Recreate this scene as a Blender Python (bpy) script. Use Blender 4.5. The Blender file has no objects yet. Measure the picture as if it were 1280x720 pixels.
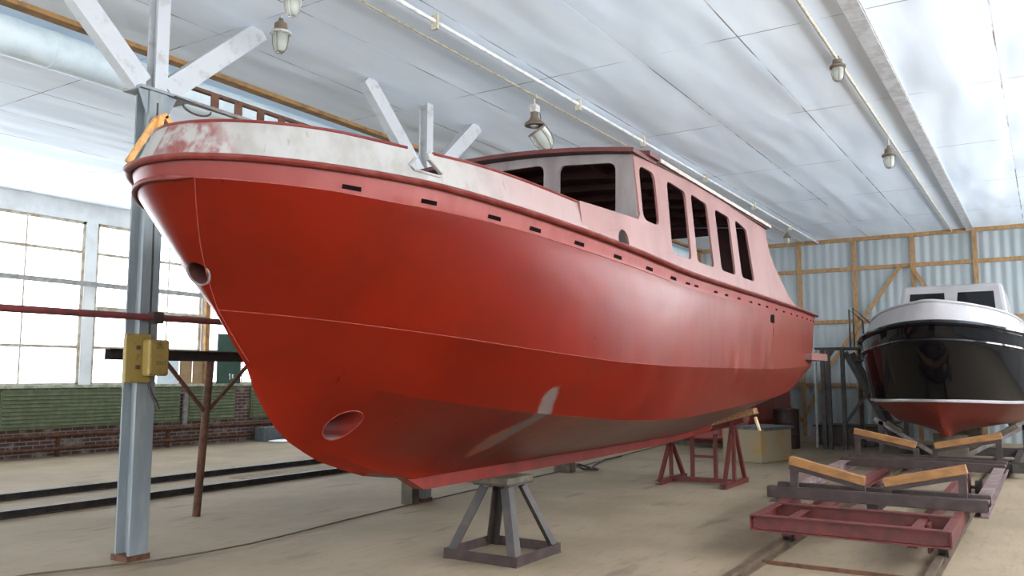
import bpy, bmesh, math, random
import numpy as np
from mathutils import Vector, Matrix

random.seed(7)
S = bpy.context.scene
COL = S.collection

# ------------------------------------------------------------------ camera
F = 1050.0
cam_d = bpy.data.cameras.new('camera')
cam = bpy.data.objects.new('camera', cam_d)
COL.objects.link(cam)
cam_d.sensor_width = 36
cam_d.lens = F / 1280 * 36
cam_d.clip_end = 300
A, PT = math.radians(32.40), math.radians(5.98)
hd = Vector((math.cos(A), math.sin(A), 0))
fw = hd * math.cos(PT) + Vector((0, 0, 1)) * math.sin(PT)
rt = Vector((math.sin(A), -math.cos(A), 0))
up = rt.cross(fw)
M = Matrix((rt, up, -fw)).transposed().to_4x4()
M.translation = (0, 0, 1.6)
cam.matrix_world = M
S.camera = cam

# ------------------------------------------------------------------ light and exposure
S.view_settings.view_transform = 'Standard'
S.view_settings.look = 'None'
S.view_settings.gamma = 1
S.view_settings.use_curve_mapping = False
S.view_settings.exposure = 1.3
S.cycles.max_bounces = 10
S.cycles.diffuse_bounces = 6
W = bpy.data.worlds.new('overcast_sky')
S.world = W
W.use_nodes = True
W.node_tree.nodes['Background'].inputs[0].default_value = (0.85, 0.92, 1, 1)
W.node_tree.nodes['Background'].inputs[1].default_value = 1.0
PANE_LEFT, PANE_RIGHT, PANE_REAR = 2.5, 7.5, 3.6

X0, X1, Y0, Y1, ZC = -7.0, 23.5, -4.2, 17.0, 5.25


# ------------------------------------------------------------------ helpers
def lin(c):
    r = []
    for v in c[:3]:
        v = v / 255
        r.append(v / 12.92 if v <= .04045 else ((v + .055) / 1.055) ** 2.4)
    return (*r, 1)


class NT:
    def __init__(s, name):
        s.m = bpy.data.materials.new(name)
        s.m.use_nodes = True
        s.t = s.m.node_tree
        s.b = s.t.nodes['Principled BSDF']
        s.co = s.t.nodes.new('ShaderNodeTexCoord').outputs['Object']

    def n(s, kind, **kw):
        k = s.t.nodes.new(kind)
        for a, v in kw.items():
            setattr(k, a, v)
        return k

    def put(s, sock, v):
        if hasattr(v, 'links'):
            s.t.links.new(v, sock)
        else:
            sock.default_value = v

    def math(s, op, a, b=0.0, c=0.0):
        k = s.n('ShaderNodeMath', operation=op)
        for i, v in enumerate((a, b, c)):
            s.put(k.inputs[i], v)
        return k.outputs[0]

    def mix(s, f, a, b):
        k = s.n('ShaderNodeMix', data_type='RGBA')
        s.put(k.inputs['Factor'], f)
        s.put(k.inputs[6], a)
        s.put(k.inputs[7], b)
        return k.outputs[2]

    def noise(s, scale, detail=4, stretch=(1, 1, 1), off=(0, 0, 0), rough=.6):
        mp = s.n('ShaderNodeMapping')
        s.t.links.new(s.co, mp.inputs[0])
        mp.inputs['Scale'].default_value = stretch
        mp.inputs['Location'].default_value = off
        k = s.n('ShaderNodeTexNoise')
        s.t.links.new(mp.outputs[0], k.inputs['Vector'])
        k.inputs['Scale'].default_value = scale
        k.inputs['Detail'].default_value = detail
        k.inputs['Roughness'].default_value = rough
        return k.outputs[0]

    def ramp(s, v, lo, hi):
        k = s.n('ShaderNodeMapRange', interpolation_type='SMOOTHSTEP')
        s.put(k.inputs[0], v)
        k.inputs[1].default_value = lo
        k.inputs[2].default_value = hi
        return k.outputs[0]

    def bump(s, h, strength=.3, dist=.01):
        k = s.n('ShaderNodeBump')
        k.inputs['Strength'].default_value = strength
        k.inputs['Distance'].default_value = dist
        s.t.links.new(h, k.inputs['Height'])
        s.t.links.new(k.outputs[0], s.b.inputs['Normal'])

    def xyz(s):
        k = s.n('ShaderNodeSeparateXYZ')
        s.t.links.new(s.co, k.inputs[0])
        return k.outputs

    def done(s, col, rough=.6, metal=0.0, spec=.5):
        s.put(s.b.inputs['Base Color'], col)
        s.put(s.b.inputs['Roughness'], rough)
        s.b.inputs['Metallic'].default_value = metal
        s.b.inputs['Specular IOR Level'].default_value = spec
        return s.m


def worn(name, c1, c2, scale=6, lo=.4, hi=.65, rough=.6, stretch=(1, 1, 1), bump=.15, metal=0.0, spec=.4):
    """two-tone mottled surface: paint c1, wear c2"""
    k = NT(name)
    n = k.noise(scale, 5, stretch)
    col = k.mix(k.ramp(n, lo, hi), lin(c1), lin(c2))
    if bump:
        k.bump(k.noise(scale * 6, 3, stretch), bump, .004)
    return k.done(col, rough, metal, spec)


def emit(name, c, s):
    k = NT(name)
    k.b.inputs['Emission Color'].default_value = lin(c)
    k.b.inputs['Emission Strength'].default_value = s
    return k.done(lin((230, 235, 240)), .3)


def glassy(name, c=(196, 198, 188), t=.6):
    k = NT(name)
    k.b.inputs['Transmission Weight'].default_value = t
    k.b.inputs['IOR'].default_value = 1.3
    return k.done(lin(c), .12)


# materials
M_floor = None
m_steel_dark = worn('dark_grey_painted_steel', (44, 40, 37), (58, 50, 44), 9, rough=.55)
m_steel_black = worn('blackened_steel', (38, 36, 36), (62, 52, 46), 9, rough=.6)
m_rust = worn('rusty_steel', (88, 55, 36), (64, 40, 29), 14, rough=.8)
m_brown_steel = worn('brown_primed_steel', (42, 28, 26), (58, 43, 39), 8, rough=.6)
m_red_steel = worn('red_primed_steel', (86, 32, 27), (68, 27, 24), 8, rough=.6)
m_maroon = worn('maroon_painted_pipe', (110, 48, 46), (86, 50, 48), 10, rough=.6)
m_grey_paint = worn('grey_blue_column_paint', (112, 120, 124), (126, 131, 133), 4, rough=.6, stretch=(2, 2, .4))
m_white_paint = worn('white_column_paint', (166, 168, 170), (142, 139, 135), 7, .5, .75, rough=.6)
m_wood = worn('yellow_pine_timber', (136, 94, 50), (112, 75, 38), 5, rough=.6, stretch=(3, 1, 3), bump=.05)
m_wood_stud = worn('pale_timber_stud', (142, 110, 72), (116, 90, 60), 6, rough=.7, stretch=(4, 4, 1))
m_wood_end = worn('pale_timber_end', (214, 196, 160), (190, 168, 130), 12)
m_wood_grey = worn('weathered_timber', (70, 65, 55), (92, 82, 66), 9, rough=.8)
m_wood_dirty = worn('dusty_timber_plank', (148, 112, 74), (110, 82, 58), 7, rough=.8, stretch=(1, 5, 5))
m_yellow = worn('yellow_enamel', (136, 116, 62), (100, 78, 46), 10, .5, .75, rough=.5)
m_green = worn('green_painted_panel', (82, 90, 62), (98, 104, 78), 6, rough=.6)
m_dkgreen = worn('dark_green_board', (48, 72, 58), (42, 64, 52), 5, rough=.6)
m_tan = worn('tan_board', (150, 124, 94), (134, 108, 80), 5, rough=.7)
m_duct = worn('pale_blue_duct', (204, 216, 220), (190, 204, 210), 4, rough=.5)
m_conduit = worn('cream_conduit', (176, 170, 152), (150, 140, 118), 12, rough=.5)
m_pipe_white = worn('white_pipe', (196, 198, 200), (170, 170, 168), 8, rough=.35)
m_lampcap = worn('weathered_lamp_housing', (86, 84, 78), (108, 82, 60), 26, rough=.6)
m_lampwhite = worn('white_lamp_housing', (176, 176, 172), (140, 134, 124), 18, rough=.5)
m_glass = glassy('dusty_lamp_glass')
m_black = worn('black_opening', (9, 5, 5), (12, 7, 6), 8, rough=.9, bump=0, spec=.05)
m_cable = worn('black_cable_rubber', (52, 46, 42), (74, 66, 58), 10, rough=.7)
m_concrete = worn('stained_concrete', (120, 107, 86), (126, 102, 62), 3.5, .5, .66, rough=.9)
m_board = worn('dark_grey_board', (58, 58, 60), (84, 84, 84), 8, rough=.8)
m_plastic = worn('white_plastic', (226, 230, 232), (208, 212, 214), 8, rough=.4)
m_bluegrey = worn('faded_blue_plastic', (88, 92, 94), (72, 78, 80), 8, rough=.6)
m_brick = worn('dirty_dark_brick', (84, 66, 60), (112, 92, 84), 11, .4, .6, rough=.95, bump=.5)


class MB:
    """collects geometry in world coordinates"""
    def __init__(s):
        s.v, s.f, s.sm = [], [], []

    def add(s, v, f, smooth=False):
        o = len(s.v)
        s.v += [tuple(p) for p in v]
        s.f += [tuple(i + o for i in q) for q in f]
        s.sm += [smooth] * len(f)
        return s

    def box(s, lo, hi):
        x0, y0, z0 = lo
        x1, y1, z1 = hi
        v = [(x0, y0, z0), (x1, y0, z0), (x1, y1, z0), (x0, y1, z0), (x0, y0, z1), (x1, y0, z1), (x1, y1, z1), (x0, y1, z1)]
        return s.add(v, [(0, 3, 2, 1), (4, 5, 6, 7), (0, 1, 5, 4), (1, 2, 6, 5), (2, 3, 7, 6), (3, 0, 4, 7)])

    def frame(s, a, b, ref=None):
        a, b = Vector(a), Vector(b)
        d = (b - a).normalized()
        r = Vector(ref) if ref else (Vector((0, 0, 1)) if abs(d.z) < .9 else Vector((1, 0, 0)))
        n = (r - d * r.dot(d)).normalized()
        return a, b, d, n, d.cross(n)

    def bar(s, a, b, w, h, ref=None):
        """rectangular bar: h along ref, w across it"""
        a, b, d, n, t = s.frame(a, b, ref)
        q = [t * x + n * y for x, y in ((-w / 2, -h / 2), (w / 2, -h / 2), (w / 2, h / 2), (-w / 2, h / 2))]
        return s.add([a + p for p in q] + [b + p for p in q],
                     [(3, 2, 1, 0), (4, 5, 6, 7), (0, 1, 5, 4), (1, 2, 6, 5), (2, 3, 7, 6), (3, 0, 4, 7)])

    def prism(s, a, b, prof, ref=None):
        """profile [(across, along ref)] swept from a to b"""
        a, b, d, n, t = s.frame(a, b, ref)
        q = [t * x + n * y for x, y in prof]
        k = len(q)
        f = [tuple(range(k))[::-1], tuple(range(k, 2 * k))] + [(i, (i + 1) % k, k + (i + 1) % k, k + i) for i in range(k)]
        return s.add([a + p for p in q] + [b + p for p in q], f)

    def chan(s, a, b, w, h, t=.012, ref=None, side=1):
        """channel section, web on one side, open the other"""
        p = [(-w / 2, -h / 2), (w / 2, -h / 2), (w / 2, -h / 2 + t), (-w / 2 + t, -h / 2 + t), (-w / 2 + t, h / 2 - t), (w / 2, h / 2 - t), (w / 2, h / 2), (-w / 2, h / 2)]
        return s.prism(a, b, [(x * side, y) for x, y in p], ref)

    def ibeam(s, a, b, w, h, t=.012, ref=None):
        p = [(-w / 2, -h / 2), (w / 2, -h / 2), (w / 2, -h / 2 + t), (t / 2, -h / 2 + t), (t / 2, h / 2 - t), (w / 2, h / 2 - t), (w / 2, h / 2), (-w / 2, h / 2),
             (-w / 2, h / 2 - t), (-t / 2, h / 2 - t), (-t / 2, -h / 2 + t), (-w / 2, -h / 2 + t)]
        return s.prism(a, b, p, ref)

    def angle(s, a, b, w, t=.01, ref=None, sx=1, sy=1):
        p = [(0, 0), (w, 0), (w, t), (t, t), (t, w), (0, w)]
        return s.prism(a, b, [(x * sx, y * sy) for x, y in p], ref)

    def tube(s, pts, r, seg=10, ry=None, closed=False):
        pts = [Vector(p) for p in pts]
        n = len(pts)
        rings = []
        for i, p in enumerate(pts):
            a = pts[(i - 1) % n if closed else max(i - 1, 0)]
            b = pts[(i + 1) % n if closed else min(i + 1, n - 1)]
            d = (b - a).normalized()
            rf = Vector((0, 0, 1)) if abs(d.z) < .95 else Vector((1, 0, 0))
            u = (rf - d * rf.dot(d)).normalized()
            w = d.cross(u)
            rad = r[i] if isinstance(r, (list, tuple)) else r
            rings.append([p + u * (math.sin(k * 2 * math.pi / seg) * (ry or rad)) + w * (math.cos(k * 2 * math.pi / seg) * rad) for k in range(seg)])
        v = [q for g in rings for q in g]
        f = []
        for i in range(n if closed else n - 1):
            j = (i + 1) % n
            for k in range(seg):
                f.append((i * seg + k, i * seg + (k + 1) % seg, j * seg + (k + 1) % seg, j * seg + k))
        if not closed:
            f += [tuple(range(seg))[::-1], tuple(range((n - 1) * seg, n * seg))]
        return s.add(v, f, True)

    def lathe(s, base, prof, seg=20, axis=(0, 0, 1)):
        """profile [(r, h)] about axis from base"""
        b = Vector(base)
        d = Vector(axis).normalized()
        rf = Vector((1, 0, 0)) if abs(d.x) < .9 else Vector((0, 1, 0))
        u = (rf - d * rf.dot(d)).normalized()
        w = d.cross(u)
        v = [b + d * h + (u * math.cos(k * 2 * math.pi / seg) + w * math.sin(k * 2 * math.pi / seg)) * r for r, h in prof for k in range(seg)]
        f = []
        for i in range(len(prof) - 1):
            for k in range(seg):
                f.append((i * seg + k, i * seg + (k + 1) % seg, (i + 1) * seg + (k + 1) % seg, (i + 1) * seg + k))
        f += [tuple(range(seg))[::-1], tuple(range((len(prof) - 1) * seg, len(prof) * seg))]
        return s.add(v, f, True)


WL = {}


def wloc(o):
    return WL.get(o.name, Vector((0, 0, 0)))


def obj(name, mb, mat, parent=None, origin=None, bevel=0.0, label=None):
    """one mesh object; geometry given in world coordinates"""
    org = wloc(parent) if parent else Vector(origin or (0, 0, 0))
    me = bpy.data.meshes.new(name)
    me.from_pydata([tuple(Vector(p) - org) for p in mb.v], [], mb.f)
    bm = bmesh.new()
    bm.from_mesh(me)
    for f, sm in zip(bm.faces, mb.sm):
        f.smooth = sm
    bmesh.ops.recalc_face_normals(bm, faces=bm.faces)
    bm.to_mesh(me)
    bm.free()
    me.materials.append(mat)
    o = bpy.data.objects.new(name, me)
    COL.objects.link(o)
    if parent:
        o.parent = parent
    else:
        o.location = org
    WL[o.name] = org
    if any(mb.sm):
        try:
            me.set_sharp_from_angle(angle=math.radians(40))
        except Exception:
            pass
    if bevel:
        b = o.modifiers.new('bevel', 'BEVEL')
        b.width = bevel
        b.segments = 2
        b.limit_method = 'ANGLE'
    if label:
        o['label'] = label
    return o


def thing(name, label, cat, loc, group=None):
    o = bpy.data.objects.new(name, None)
    COL.objects.link(o)
    o.location = loc
    o.empty_display_size = .1
    WL[o.name] = Vector(loc)
    return tag(o, label, cat, group)


def tag(o, label, cat, group=None):
    o['label'] = label
    o['category'] = cat
    if group:
        o['group'] = group
    return o


def struct(name, mb, mat, bevel=0.0):
    o = obj(name, mb, mat, bevel=bevel)
    o['kind'] = 'structure'
    return o


def dup(root, delta, label, group=None):
    r = root.copy()
    COL.objects.link(r)
    r.location = root.location + Vector(delta)
    r['label'] = label
    if group:
        r['group'] = group
    for ch in list(root.children):
        c = ch.copy()
        COL.objects.link(c)
        c.parent = r
        for g in ch.children:
            d = g.copy()
            COL.objects.link(d)
            d.parent = c
    return r


def pchip(xs, ys):
    xs, ys = np.array(xs, float), np.array(ys, float)
    h = np.diff(xs)
    d = np.diff(ys) / h
    m = np.zeros(len(xs))
    m[0], m[-1] = d[0], d[-1]
    for i in range(1, len(xs) - 1):
        if d[i - 1] * d[i] > 0:
            w1, w2 = 2 * h[i] + h[i - 1], h[i] + 2 * h[i - 1]
            m[i] = (w1 + w2) / (w1 / d[i - 1] + w2 / d[i])

    def f(x):
        x = min(max(x, xs[0]), xs[-1])
        i = min(max(int(np.searchsorted(xs, x)) - 1, 0), len(h) - 1)
        t = (x - xs[i]) / h[i]
        return ((2 * t**3 - 3 * t**2 + 1) * ys[i] + (t**3 - 2 * t**2 + t) * h[i] * m[i]
                + (-2 * t**3 + 3 * t**2) * ys[i + 1] + (t**3 - t**2) * h[i] * m[i + 1])
    return f


# ================================================================== SETTING
# floor
k = NT('dusty_concrete_floor')
n1 = k.noise(.6, 6, (1, 1, 1))
n2 = k.noise(7, 6, (.5, 2, 1))
n3 = k.noise(2.2, 5, (.35, 1.2, 1), (3, 1, 0))
c = k.mix(k.ramp(n1, .35, .65), lin((122, 108, 87)), lin((136, 121, 100)))
c = k.mix(k.math('MULTIPLY', k.ramp(n2, .5, .75), .5), c, lin((106, 92, 74)))
c = k.mix(k.math('MULTIPLY', k.ramp(n3, .58, .72), .6), c, lin((90, 77, 63)))
k.bump(n2, .25, .02)
M_floor = k.done(c, .85, 0, .25)
struct('floor', MB().box((X0, Y0, -.2), (X1, Y1, 0)), M_floor)

# ceiling: whitewashed sheets with seams
k = NT('whitewashed_ceiling_sheets')
mp = k.n('ShaderNodeMapping')
k.t.links.new(k.co, mp.inputs[0])
mp.inputs['Location'].default_value = (-5.65 + 30.5, -3.8 + 11.7, 0)
br = k.n('ShaderNodeTexBrick', offset=0.0)
k.t.links.new(mp.outputs[0], br.inputs['Vector'])
for nm, v in (('Scale', 1.0), ('Mortar Size', .0095), ('Mortar Smooth', .3), ('Brick Width', 3.05), ('Row Height', 1.17)):
    br.inputs[nm].default_value = v
brk = k.ramp(k.noise(1.1, 3, off=(9, 4, 0)), .38, .6)
seam = k.math('MULTIPLY', br.outputs['Fac'], brk)
n1 = k.noise(1.3, 4, (.3, 1.6, 1))
c = k.mix(k.ramp(n1, .3, .7), lin((226, 238, 251)), lin((236, 246, 255)))
c = k.mix(k.math('MULTIPLY', seam, .9), c, lin((112, 96, 84)))
wav = k.noise(1.2, 1, (.35, 1.5, 1), (2, 2, 0))
h = k.math('SUBTRACT', wav, k.math('MULTIPLY', br.outputs['Fac'], .12))
k.bump(h, .45, .12)
m_ceil = k.done(c, .8, 0, .2)
struct('ceiling', MB().box((X0, Y0, ZC), (X1, Y1, ZC + .2)), m_ceil)

# walls
k = NT('corrugated_pale_blue_sheeting')
xs = k.xyz()
wv = k.math('SINE', k.math('MULTIPLY', xs[1], 2 * math.pi / .22))
c = k.mix(k.ramp(k.noise(1.2, 5, (1, 1, .35)), .35, .7), lin((128, 136, 138)), lin((142, 148, 149)))
k.bump(wv, .5, .02)
m_sheet = k.done(c, .5, 0, .4)
struct('wall_end', MB().box((X1, Y0, 0), (X1 + .15, Y1, ZC)), m_sheet)
m_white_wall = worn('whitewashed_wall', (214, 216, 216), (196, 198, 198), 1.5, rough=.8, bump=.1)


def walled(name, axis, pos, thick, span, holes, zlo, zhi, mat, matlow=None):
    """wall with a row of openings: full-height piers between them"""
    mb = MB()

    def bx(a, b, z0, z1):
        if axis == 'y':
            mb.box((a, pos, z0), (b, pos + thick, z1))
        else:
            mb.box((pos, a, z0), (pos + thick, b, z1))
    bx(span[0], span[1], 0, zlo)
    bx(span[0], span[1], zhi, ZC)
    e = span[0]
    for a, b in holes:
        bx(e, a, zlo, zhi)
        e = b
    bx(e, span[1], zlo, zhi)
    return struct(name, mb, mat)


m_frame = worn('window_frame_paint', (176, 172, 160), (150, 132, 108), 6, rough=.6)
m_jamb = worn('brown_window_jamb', (150, 112, 66), (120, 90, 56), 6, rough=.7)
m_paneL = emit('daylit_glass_left', (240, 247, 255), PANE_LEFT)
m_paneR = emit('added_pane_right', (246, 250, 255), PANE_RIGHT)
m_paneB = emit('daylit_glass_rear', (246, 250, 255), PANE_REAR)
win_no = [0]


def window(axis, pos, a, b, z0, z1, mpane, nv, zs, mat):
    """frame + bars + panes in one opening"""
    win_no[0] += 1
    fr = MB()

    def q(p, z):
        return (p, pos, z) if axis == 'y' else (pos, p, z)
    for z in (z0 + .03, z1 - .03):
        fr.bar(q(a, z), q(b, z), .1, .06)
    for z in zs:
        fr.bar(q(a, z), q(b, z), .07, .06)
    for p in (a + .03, b - .03):
        fr.bar(q(p, z0), q(p, z1), .1, .06, (1, 0, 0) if axis == 'y' else (0, 1, 0))
    for i in range(1, nv):
        p = a + (b - a) * i / nv
        fr.bar(q(p, z0), q(p, z1), .05, .03, (1, 0, 0) if axis == 'y' else (0, 1, 0))
    o = struct('window_%d' % win_no[0], fr, mat)
    pn = MB()
    if axis == 'y':
        pn.box((a + .02, pos - .004, z0 + .02), (b - .02, pos + .004, z1 - .02))
    else:
        pn.box((pos - .004, a + .02, z0 + .02), (pos + .004, b - .02, z1 - .02))
    g = obj('pane', pn, mpane, o)
    return o


bays = [(-6.4, -2.5), (-2.1, 1.8), (2.2, 6.0), (6.4, 10.0), (10.25, 12.95), (13.15, 16.4), (16.8, 20.0), (20.4, 23.0)]
walled('wall_left', 'y', Y1, .25, (X0, X1), bays, 1.4, 4.85, m_white_wall)
for a, b in bays:
    window('y', Y1 + .08, a, b, 1.4, 4.85, m_paneL, 3, (2.2, 2.95, 3.53, 4.2), m_frame)
rb = [(-6.5, -3.2), (-2.8, .5), (.9, 4.2), (4.6, 7.9), (8.3, 11.6), (12, 15.3), (15.7, 19), (19.4, 23)]
walled('wall_right', 'y', Y0 - .25, .25, (X0, X1), rb, 2.7, 5.0, m_white_wall)
for a, b in rb:
    window('y', Y0 - .1, a, b, 2.7, 5.0, m_paneR, 4, (3.8,), m_frame)  # unseen clerestory panes, added and set high to brighten the ceiling
bb = [(-3.6, -2.8), (-2.4, .4), (1.2, 4), (4.8, 7.6), (8.4, 11.2)]
walled('wall_rear', 'x', X0 - .25, .25, (Y0, Y1), bb, 1.2, 4.9, m_white_wall)
for a, b in bb:
    window('x', X0 - .1, a, b, 1.2, 4.9, m_paneB, 2, (2.4, 3.6), m_frame)

# timber framing on the end wall
tn = [0]


def trim(mb, mat, bevel=0.0):
    tn[0] += 1
    return struct('trim_%d' % tn[0], mb, mat, bevel)


XE = X1 - .04
for z in (5.2, 4.42, 3.03, 1.36):
    trim(MB().bar((XE, Y0, z), (XE, Y1, z), .06, .1), m_wood_stud)
for y in (-2.9, -1.5, -.05, 1.35, 2.75, 4.16, 5.57, 7.0, 8.4, 9.8, 11.3, 12.8, 14.3, 15.8):
    trim(MB().bar((XE - .03, y, 0), (XE - .03, y, 5.15), .05, .11, (0, 1, 0)), m_wood_stud)
for a, b in (((3.05, 4.4), (4.95, 1.75)), ((4.95, 1.75), (5.6, .4)), ((1.1, 1.4), (2.8, 4.4)), ((5.6, .4), (6.4, 1.3)), ((4.2, 1.3), (3.3, .3))):
    trim(MB().bar((XE - .07, *a), (XE - .07, *b), .04, .09, (0, 1, 0)), m_wood_stud)

# ceiling batten along the edge of the bay, and the white channel at the right
trim(MB().box((X0, 8.28, ZC - .05), (X1, 8.42, ZC)), m_jamb)
trim(MB().chan((X0, 1.43, ZC - .03), (X1, 1.43, ZC - .03), .17, .06, .012), m_pipe_white)

# left wall: sill and dirty brick base
trim(MB().box((X0, Y1 - .12, 1.36), (X1, Y1 + .02, 1.42)), worn('chipped_sill', (166, 172, 150), (130, 134, 112), 7))
k = NT('dirty_brick_base')
bk = k.n('ShaderNodeTexBrick')
mp = k.n('ShaderNodeMapping')
mp.inputs['Rotation'].default_value = (math.pi / 2, 0, 0)
k.t.links.new(k.co, mp.inputs[0])
k.t.links.new(mp.outputs[0], bk.inputs['Vector'])
for nm, v in (('Scale', 1.0), ('Mortar Size', .012), ('Brick Width', .26), ('Row Height', .08), ('Color1', lin((84, 58, 52))), ('Color2', lin((70, 52, 48))), ('Mortar', lin((120, 110, 104)))):
    bk.inputs[nm].default_value = v
c = k.mix(k.ramp(k.noise(3, 5), .5, .7), bk.outputs['Color'], lin((128, 118, 110)))
k.bump(bk.outputs['Fac'], -.3, .01)
m_brickbase = k.done(c, .9, 0, .2)
trim(MB().box((X0, Y1 - .06, 0), (X1, Y1 + .01, 1.36)), m_brickbase)

# ================================================================== THE RED BOAT
K = 4.25


def half(x0, L, B, p, bs=None, xm=8.0, xs=12.7):
    def f(x):
        t = min(max((x - x0) / L, 0), 1)
        b = B * (1 - (1 - t) ** p) ** (1 / p if p < 2.5 else 1)
        if bs is not None and x > xm:
            b = B - (B - bs) * ((x - xm) / (xs - xm)) ** 2
        return b
    return f


C1 = dict(x0=2.843, x1=12.78, b=half(2.843, 4.4, 1.65, 1.9, 1.42),
          z=pchip([2.84, 2.93, 3.296, 3.72, 4.0, 4.27, 4.58, 4.94, 5.49, 5.86, 7.08, 8.2, 9.8, 12.8], [2.815, 2.818, 2.808, 2.79, 2.776, 2.752, 2.718, 2.68, 2.622, 2.586, 2.485, 2.468, 2.461, 2.475]))
C2 = dict(x0=2.873, x1=12.75, b=half(2.873, 4.4, 1.63, 1.9, 1.40),
          z=pchip([2.87, 2.92, 3.1, 3.5, 3.74, 4.14, 4.62, 5.05, 5.86, 7.08, 8.2, 9.8, 12.8], [2.715, 2.71, 2.695, 2.672, 2.65, 2.626, 2.588, 2.545, 2.465, 2.372, 2.355, 2.346, 2.36]))
C3 = dict(x0=3.33, x1=12.55, b=half(3.33, 4.6, 1.6, 3.4, 1.37),
          z=pchip([3.33, 3.49, 3.83, 4.23, 5.17, 6.04, 7.25, 9.3, 12.6], [2.0, 1.982, 1.938, 1.882, 1.765, 1.70, 1.678, 1.679, 1.745]))
C4 = dict(x0=3.58, x1=12.5, b=half(3.58, 5, 1.35, 3.4, 1.28),
          z=pchip([3.58, 3.76, 4.145, 4.37, 4.76, 5.16, 5.79, 6.55, 7.5, 8.6, 10.1, 11.45, 12.5], [1.66, 1.62, 1.532, 1.478, 1.407, 1.353, 1.287, 1.23, 1.208, 1.244, 1.307, 1.39, 1.62]))
C5 = dict(x0=5.14, x1=12.45, b=lambda x: .075, z=pchip([5.14, 6, 10.5, 11.5, 12.5], [.81, .815, .82, .86, 1.02]))


def cpt(C, t, side=-1):
    x = C['x0'] + (C['x1'] - C['x0']) * t * t
    b = C['b'](x)
    if C is C5:
        b *= min(1, t / .08)
    return np.array((x, K + side * b, C['z'](x)))


STEM = {0: [(2.843, 2.815), (2.873, 2.715)], 1: [(2.873, 2.715), (3.08, 2.36), (3.33, 2.0)], 2: [(3.33, 2.0), (3.47, 1.8), (3.58, 1.66)],
        3: [(3.58, 1.66), (3.66, 1.48), (3.8, 1.29), (3.98, 1.14), (4.24, 1.01), (4.64, .88), (5.14, .81)]}


def stem_at(j, w):
    p = np.array(STEM[j])
    d = np.r_[0, np.cumsum(np.hypot(*np.diff(p, axis=0).T))]
    d /= d[-1]
    return np.interp(w, d, p[:, 0]), np.interp(w, d, p[:, 1])


CS = [C1, C2, C3, C4, C5]
NTS = 72
TS = [i / NTS for i in range(NTS + 1)]
ROWS = [(0, w / 3) for w in range(3)] + [(1, w / 10) for w in range(10)] + [(2, w / 6) for w in range(6)] + [(3, w / 12) for w in range(13)]


def hull_pt(j, w, t, side=-1, CSx=CS, stem=stem_at):
    a, b = cpt(CSx[j], t, side), cpt(CSx[j + 1], t, side)
    p = a * (1 - w) + b * w
    sa, sb = cpt(CSx[j], 0), cpt(CSx[j + 1], 0)
    sx, sz = stem(j, w)
    g = (1 - t) ** 3
    p[0] += (sx - (sa[0] * (1 - w) + sb[0] * w)) * g
    p[2] += (sz - (sa[2] * (1 - w) + sb[2] * w)) * g
    return p


def surf(x, j, w, side=-1):
    """point on hull row (j,w) at given x"""
    lo, hi = 0.0, 1.0
    for _ in range(40):
        m = (lo + hi) / 2
        if hull_pt(j, w, m, side)[0] < x:
            lo = m
        else:
            hi = m
    return hull_pt(j, w, lo, side)


def grid_faces(nr, nc, off=0, flip=False):
    f = []
    for i in range(nr - 1):
        for jj in range(nc - 1):
            q = (off + i * nc + jj, off + i * nc + jj + 1, off + (i + 1) * nc + jj + 1, off + (i + 1) * nc + jj)
            f.append(q[::-1] if flip else q)
    return f


def hull_mesh(rowsfn, rows, ts, keelrow=True):
    v, f = [], []
    nc = len(ts)
    nr = len(rows) + (1 if keelrow else 0)
    for si, side in enumerate((-1, 1)):
        off = len(v)
        for (j, w) in rows:
            for t in ts:
                v.append(tuple(rowsfn(j, w, t, side)))
        if keelrow:
            for t in ts:
                p = rowsfn(*rows[-1], t, side)
                v.append((p[0], K0[0], p[2] - .001))
        f += grid_faces(nr, nc, off, side > 0)
    n = nr * nc
    # deck between the two top rows
    for i in range(nc - 1):
        f.append((i, n + i, n + i + 1, i + 1))
    # transom
    tl = [r * nc + nc - 1 for r in range(nr)]
    for a, b in zip(tl[:-1], tl[1:]):
        f.append((a, b, n + b, n + a))
    return v, f


K0 = [K]
k = NT('red_lead_hull_paint')
xs = k.xyz()
xx, zz = k.math('ADD', xs[0], 7.5), xs[2]
n1 = k.noise(1.6, 5)
n2 = k.noise(3.5, 6, (3, 1, .5))
c = k.mix(k.ramp(n1, .3, .7), lin((96, 15, 2)), lin((84, 13, 2)))
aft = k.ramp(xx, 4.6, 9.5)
c = k.mix(k.math('MULTIPLY', k.math('MULTIPLY', aft, k.math('ADD', .55, k.math('MULTIPLY', k.ramp(zz, 1.6, 1.72), .45))), k.math('ADD', .3, k.math('MULTIPLY', k.ramp(n2, .35, .7), .4))), c, lin((116, 70, 60)))  # aft pink: dust plus a painted-in gloss sheen, stronger above the chine
# grinder dust under the chine aft
low = k.math('MULTIPLY', k.ramp(k.math('MULTIPLY', zz, -1), -1.25, -1.0), k.ramp(xx, 5.2, 6.6))
c = k.mix(k.math('MULTIPLY', low, k.ramp(k.noise(2.5, 5, (1, 1, 1)), .35, .65)), c, lin((86, 46, 37)))


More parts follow.
